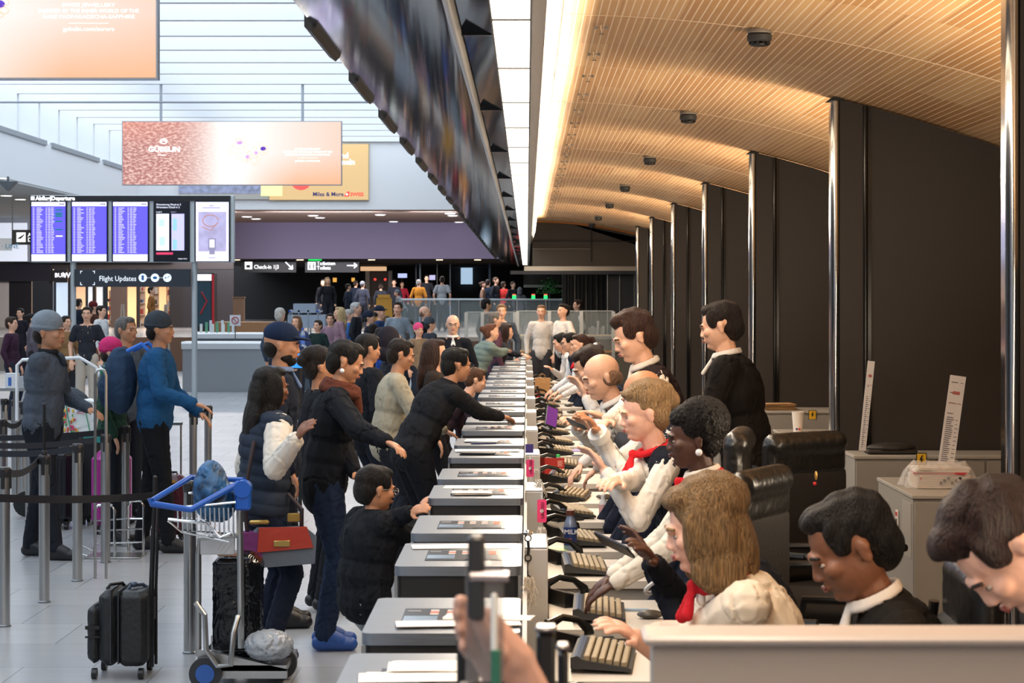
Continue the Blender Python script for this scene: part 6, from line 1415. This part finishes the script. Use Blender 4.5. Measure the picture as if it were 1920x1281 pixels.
# brochures and screen on it
for k in range(9):
    p = at(375+k*7+(k % 3)*2, 622, 57.3); tag(MB().box(-.035, .035, -.005, .005, 0, .24+.05*(k % 3)).build('brochure', mat(('#d8dcd8', '#5a9a7a', '#c9d2da')[k % 3], .6), None, (p.x, 57.5+.1*(k % 2), CAMZ-65/68)), 'small upright leaflet on the second steel counter, %s from the sign post' % ORD[k], 'leaflet', 'leaflets standing on the second steel counter')
t = thing('monitor', 'blue glowing screen between the navy cap and the rust scarf', 'screen', at(562, 692, 20)); MB().box(-.1, .1, 0, .03, 0, .16).build('housing', black, t); MB().cyl((0, .02, -1.4), (0, .02, 0), .02).build('stand', black, t); MB().box(-.09, .09, -.006, 0, .01, .15).build('display', emi('#2f86d8', 1.0), t); pass
t = thing('no_smoking_sign', 'small white plate with a red no-entry ring on a pole near the steel counter', 'sign', at(441, 601, 50)); MB().box(-.13, .13, 0, .01, -.13, .13).build('plate', mat('#cfd2d8', .5), t); MB().tube([(.08*math.cos(k*.5), -.006, .08*math.sin(k*.5)) for k in range(13)], .012, 6, closed=True).tube([(-.06, -.006, .06), (.06, -.006, -.06)], .01, 6).build('prohibition_ring', mat('#a8444a', .5), t)
MB().cyl((0, .01, -1.5), (0, .01, -.12), .012, n=8).build('pole', steel, t)
t = thing('no_smoking_sign', 'white plate with red symbol beside the grey beanie', 'sign', at(106, 632, 26)); MB().box(-.13, .05, 0, .01, -.09, .09).build('plate', mat('#d3d6da', .5), t); MB().tube([(-.03+.05*math.cos(k*.5), -.006, .05*math.sin(k*.5)) for k in range(13)], .008, 6, closed=True).build('prohibition_ring', mat('#c0404a', .5), t); MB().cyl((-.04, .01, -1.56), (-.04, .01, -.09), .012, n=8).build('pole', steel, t)
# cup tray at the left edge, white cart frame
t = thing('cup_tray', 'clear plastic box of paper tissues and cups at the left edge', 'box', at(30, 727, 20)); MB().box(-.09, .02, -.06, .06, 0, .14).build('tissue_box', mat('#d9dde2', .4), t); MB().box(-.06, -.03, -.064, -.06, .02, .1).build('blue_print', mat('#3a6ab8', .5), t)
MB().box(.04, .12, -.05, .05, 0, .11).build('plastic_cup', mat('#c8d0d8', .15, alpha=.6), t); MB().box(-.14, .18, -.09, .09, -.03, 0).build('tray', steel, t); MB().cyl((0, 0, -1.14), (0, 0, -.03), .03).build('stand', steel, t)
t = thing('white_cart', 'white tubular pushchair frame behind the left belts', 'pushchair', at(60, 760, 19.5)); t.location.z = 0
MB().tube([(-.14, 0, .9), (-.14, 0, 1.42), (-.09, 0, 1.47), (.45, 0, 1.49), (.6, .0, 1.40), (.75, 0, 1.05)], .016, 8).tube([(-.1, 0, .9), (.3, 0, .5), (.7, 0, .95)], .016, 8).build('tube_frame', white, t)
for k in (-.05, .65): MB().cyl((k, -.02, .12), (k, .02, .12), .12, n=20).tube([(k, 0, .12), (.3, 0, .5)], .014, 6).build('wheel', black, t)
soft('seat_fabric', MB().ell((.3, 0, .95), (.3, .18, .28)), fabric('#4a5058'), t, .02)
# far glass screens at the end of the counters
def gscreen(lab, u0, u1, v0, v1, d, n=1):
    x0, x1 = (u0-988)*d/F, (u1-988)*d/F; z1_, z0_ = CAMZ-(v0-559)*d/F, CAMZ-(v1-559)*d/F; t = thing('glass_screen', lab, 'glass screen', (0, d, 0))
    w_ = (x1-x0)/n
    for k in range(n): MB().box(x0+k*w_, x0+(k+1)*w_-.01, 0, .012, z0_, z1_).build('glass_panel', glassm, t)
    for k in range(n+1): MB().box(x0+k*w_-.03, x0+k*w_+.03, -.03, .03, 0, z1_).build('post', mat('#c3c8ca', .25, .8), t)
    MB().box(x0, x1, -.01, .02, z1_, z1_+.015).build('top_rail', mat('#a9b0b2', .3, .6), t)
gscreen('frameless glass screens with steel posts at the head of the far desks', 970, 1150, 584, 636, 36, 3)
gscreen('narrow glass screens with twin steel posts left of the auburn bun', 874, 965, 586, 640, 37, 3)
t = thing('end_counter', 'steel and wood counter closing the row of desks at the far end', 'counter', (0, 36.2, 0)); MB().box(-.1, 2.1, 0, .5, 0, 1.1).build('body', mat('#74736c', .3, .6), t); MB().box(-.15, 2.15, -.04, .55, 1.1, 1.13).build('wooden_top', mat('#b08658', .4), t); MB().box(-.1, 2.1, .3, .34, 1.13, 1.38).build('upper_panel', mat('#9aa0a2', .2, .7), t); MB().box(-.12, 2.12, .2, .45, 1.38, 1.41).build('upper_shelf', mat('#c4b49a', .35), t)
tag(MB().cyl((0, 0, 0), (0, 0, .22), .03, n=12).ell((0, 0, .22), (.03, .03, .02)).build('steel_bollard', steel, None, at(1122, 638, 36.5)), 'small steel canister on the far end counter', 'canister').location.z = 1.41
for k in range(6): tag(MB().box(0, .055, 0, .2, 0, .26+.03*(k % 2)).build('binder', mat(('#b9b4aa', '#cfcac0')[k % 2], .6), None, ((1104+k*5-988)*45/F, 45, 1.15)), 'pale upright binder behind the far glass, %s from the crossed-arms person' % ORD[k], 'binder', 'pale binders behind the far glass')
tag(MB().box(-.1, 1.2, 0, .8, 0, 1.15).build('rear_desk', mat('#3a3630', .4), None, (1.2, 44.8, 0)), 'dark desk behind the far glass screens', 'desk')
# red and blue rolls beside it
for k in range(4): tag(MB().cyl((0, 0, 0), (0, .3, 0), .085, n=14).build('rolled_tape', mat('#b02a2a' if k == 0 else '#5b6876', .35), None, ((1040+k*10-988)*40/F, 40, 1.2)), ('red' if k == 0 else 'grey-blue') + ' roll lying behind the far glass, %s of the row' % ORD[k], 'roll')
tag(MB().box(-.2, 1.1, -.05, .4, 0, 1.11).build('roll_shelf', mat('#4d4a46', .4), None, (.45, 40, 0)), 'low dark shelf carrying the row of rolls', 'shelf')
# potted plant in the next zone
t = thing('potted_plant', 'green leafy plant far behind the header wall', 'plant', ((1031-988)*62/F, 62, 0)); g = MB(); r_ = random.Random(4)
for k in range(160):
    a, e, q = r_.uniform(0, 6.3), r_.uniform(-.3, 1.5), r_.uniform(.1, .42); c = Vector((q*math.cos(a)*math.cos(e), q*math.sin(a)*math.cos(e), 2.25+q*math.sin(e))); n_ = Vector((r_.uniform(-1, 1), r_.uniform(-1, 1), r_.uniform(-.3, 1))).normalized(); x_, y_, _ = frame(n_)
    g.add([c-x_*.07, c+y_*.025, c+x_*.07, c-y_*.025], [(0, 1, 2, 3)])
g.build('foliage', mat('#2f7a30', .6), t); MB().lathe([(.2, 0), (.26, .5), (.22, .52)], n=14).cyl((0, 0, .5), (0, 0, 2.2), .03).build('pot', mat('#3a3532', .6), t)

# ------------------------------------------------------------------ shops on the left
def SX(u, d=78.): return (u-988)*d/F
def SZ_(v, d=78.): return CAMZ-(v-559)*d/F
struct('wall_shops', MB().box(SX(-60), SX(430), 0, .3, 3.3, 5.03).move((0, 78, 0)), mat('#8a8c92', .4))
t = thing('shop_front', 'row of dark framed shop fronts with bright warm interiors', 'shop front', (0, 77.8, 0))
MB().box(SX(-60), SX(100), -.2, 0, SZ_(528), SZ_(495)).build('fascia', mat('#2e2c32', .15), t)
MB().box(SX(100), SX(440), -.1, .05, SZ_(505), SZ_(490)).build('fascia', mat('#3a3230', .3), t)
for (a, b, c) in ((-60, 20, '#b9b2aa'), (20, 62, '#201e22'), (95, 102, '#2a2a2e'), (130, 142, '#2b282a'), (176, 182, '#2a2420'), (210, 240, '#5c4c42'), (258, 264, '#2a2420'), (320, 345, '#221d1c'), (345, 440, '#242022')): MB().box(SX(a), SX(b), -.05, .1, 0, SZ_(495)).build('pillar', mat(c, .3), t)
text('BUR', .22, (SX(107), -.2, SZ_(520)), emi('#e8e8ee', 1), t, bold=.006); text('W', .28, (SX(122), -.2, SZ_(521)), emi('#e8e8ee', 1), t, bold=.006)
MB().box(SX(102), SX(130), -.18, -.1, SZ_(528), SZ_(507)).build('sign_panel', mat('#1a181c', .4), t)
def interior(u0, u1, d, col, e): return MB().box(SX(u0), SX(u1), 0, .1, .0, 3.3).move((0, d-77.8, 0)).build('back_wall', mat(col, .6), t)
for (a, b, c) in ((60, 96, '#c9a98c'), (102, 131, '#b4c6dc'), (142, 260, '#d8b48e'), (262, 345, '#cfa27c')): interior(a, b, 84, c, 0)
for k, (a, p, col) in enumerate(((70, 90, (1, .8, .62)), (115, 110, (.75, .87, 1)), (165, 190, (1, .78, .55)), (225, 190, (1, .78, .55)), (300, 160, (1, .76, .55)))):
    area('shop_light', (SX(a, 81), 81, 3.2), (0, 0, 0), 1.2, 2, p, col)
MB().box(SX(102), SX(131), .5, .55, 1.2, SZ_(530)).build('lightbox', emi('#c2d4ea', .9), t)
for k, (u0, u1, v0) in enumerate(((186, 202, 545), (242, 256, 520), (264, 282, 525), (300, 318, 530))):
    sh = thing('display_shelf', 'lit shop shelf filled with small goods, %s counted from the entrance' % ORD[k], 'shelf', (0, 79.5, 0)); z1_ = SZ_(v0, 79.5)
    MB().box(SX(u0), SX(u1), .3, .34, 0, z1_).build('back_panel', mat('#d0b394', .5), sh)
    for q in range(5):
        z = .5+q*(z1_-.6)/5; MB().box(SX(u0), SX(u1), 0, .3, z, z+.03).build('shelf_board', mat('#c9c0b4', .5), sh); g = MB(); r_ = random.Random(k*7+q); x = SX(u0)+.02
        while x < SX(u1)-.06: w_ = r_.uniform(.04, .08); g.box(x, x+w_*.8, .03, .2, z+.03, z+r_.uniform(.12, .24), r_.randrange(4)); x += w_
        g.build('goods', [mat('#b8483a', .5), mat('#d8d2ca', .5), mat('#5a6a9a', .5), mat('#3a3430', .5)], sh)['kind'] = 'stuff'
for k, u in enumerate((268, 345)):
    tag(MB().tube([(-.12, 0, 0), (-.02, 0, 1.5), (.02, 0, 1.5), (.12, 0, 0)], .03, 6).tube([(-.08, 0, .7), (.08, 0, .7)], .02, 6).build('easel', mat('#a8988a', .4), None, (SX(u, 60), 57, 0.0)), 'slim pale easel stand before the shops, %s from the entrance' % ORD[k], 'stand').scale = (1, 1, 1.25)
# posters at the far left upper level
lit('wall_panel', 'white glowing wall panel at the left edge under the grey ceiling', 'panel', -40, 50, 418, 490, 76, '#cfd6e2', .8)
t = thing('poster_panel', 'pale poster with small blue lettering at the left edge', 'poster', (0, 60, 0)); MB().box(SX(-30, 60), SX(22, 60), 0, .04, SZ_(470, 60), SZ_(447, 60)).build('panel', mat('#dfe4ea', .5), t); text('DIT · LINE', .2, (SX(-22, 60), -.005, SZ_(466, 60)), mat('#4a9ac8', .5), t); MB().cyl((SX(-6, 60), .02, SZ_(447, 60)), (SX(-6, 60), .02, 5), .02, n=6).build('hanger', steel, t)
struct('ceiling_left_bulkhead', MB().box(-26, -13.2, 77.2, 77.6, 3.4, 5.0), mat('#9a9ea4', .7))
tag(MB().prism([(-.22, 0), (.22, 0), (0, -.22)], -.15, .15).cyl((0, 0, 0), (0, 0, .12), .03, n=8).build('ceiling_speaker', mat('#5c6268', .5), None, (SX(15, 50), 50, 4.85)), 'dark cone-shaped loudspeaker hanging at the upper left', 'loudspeaker')
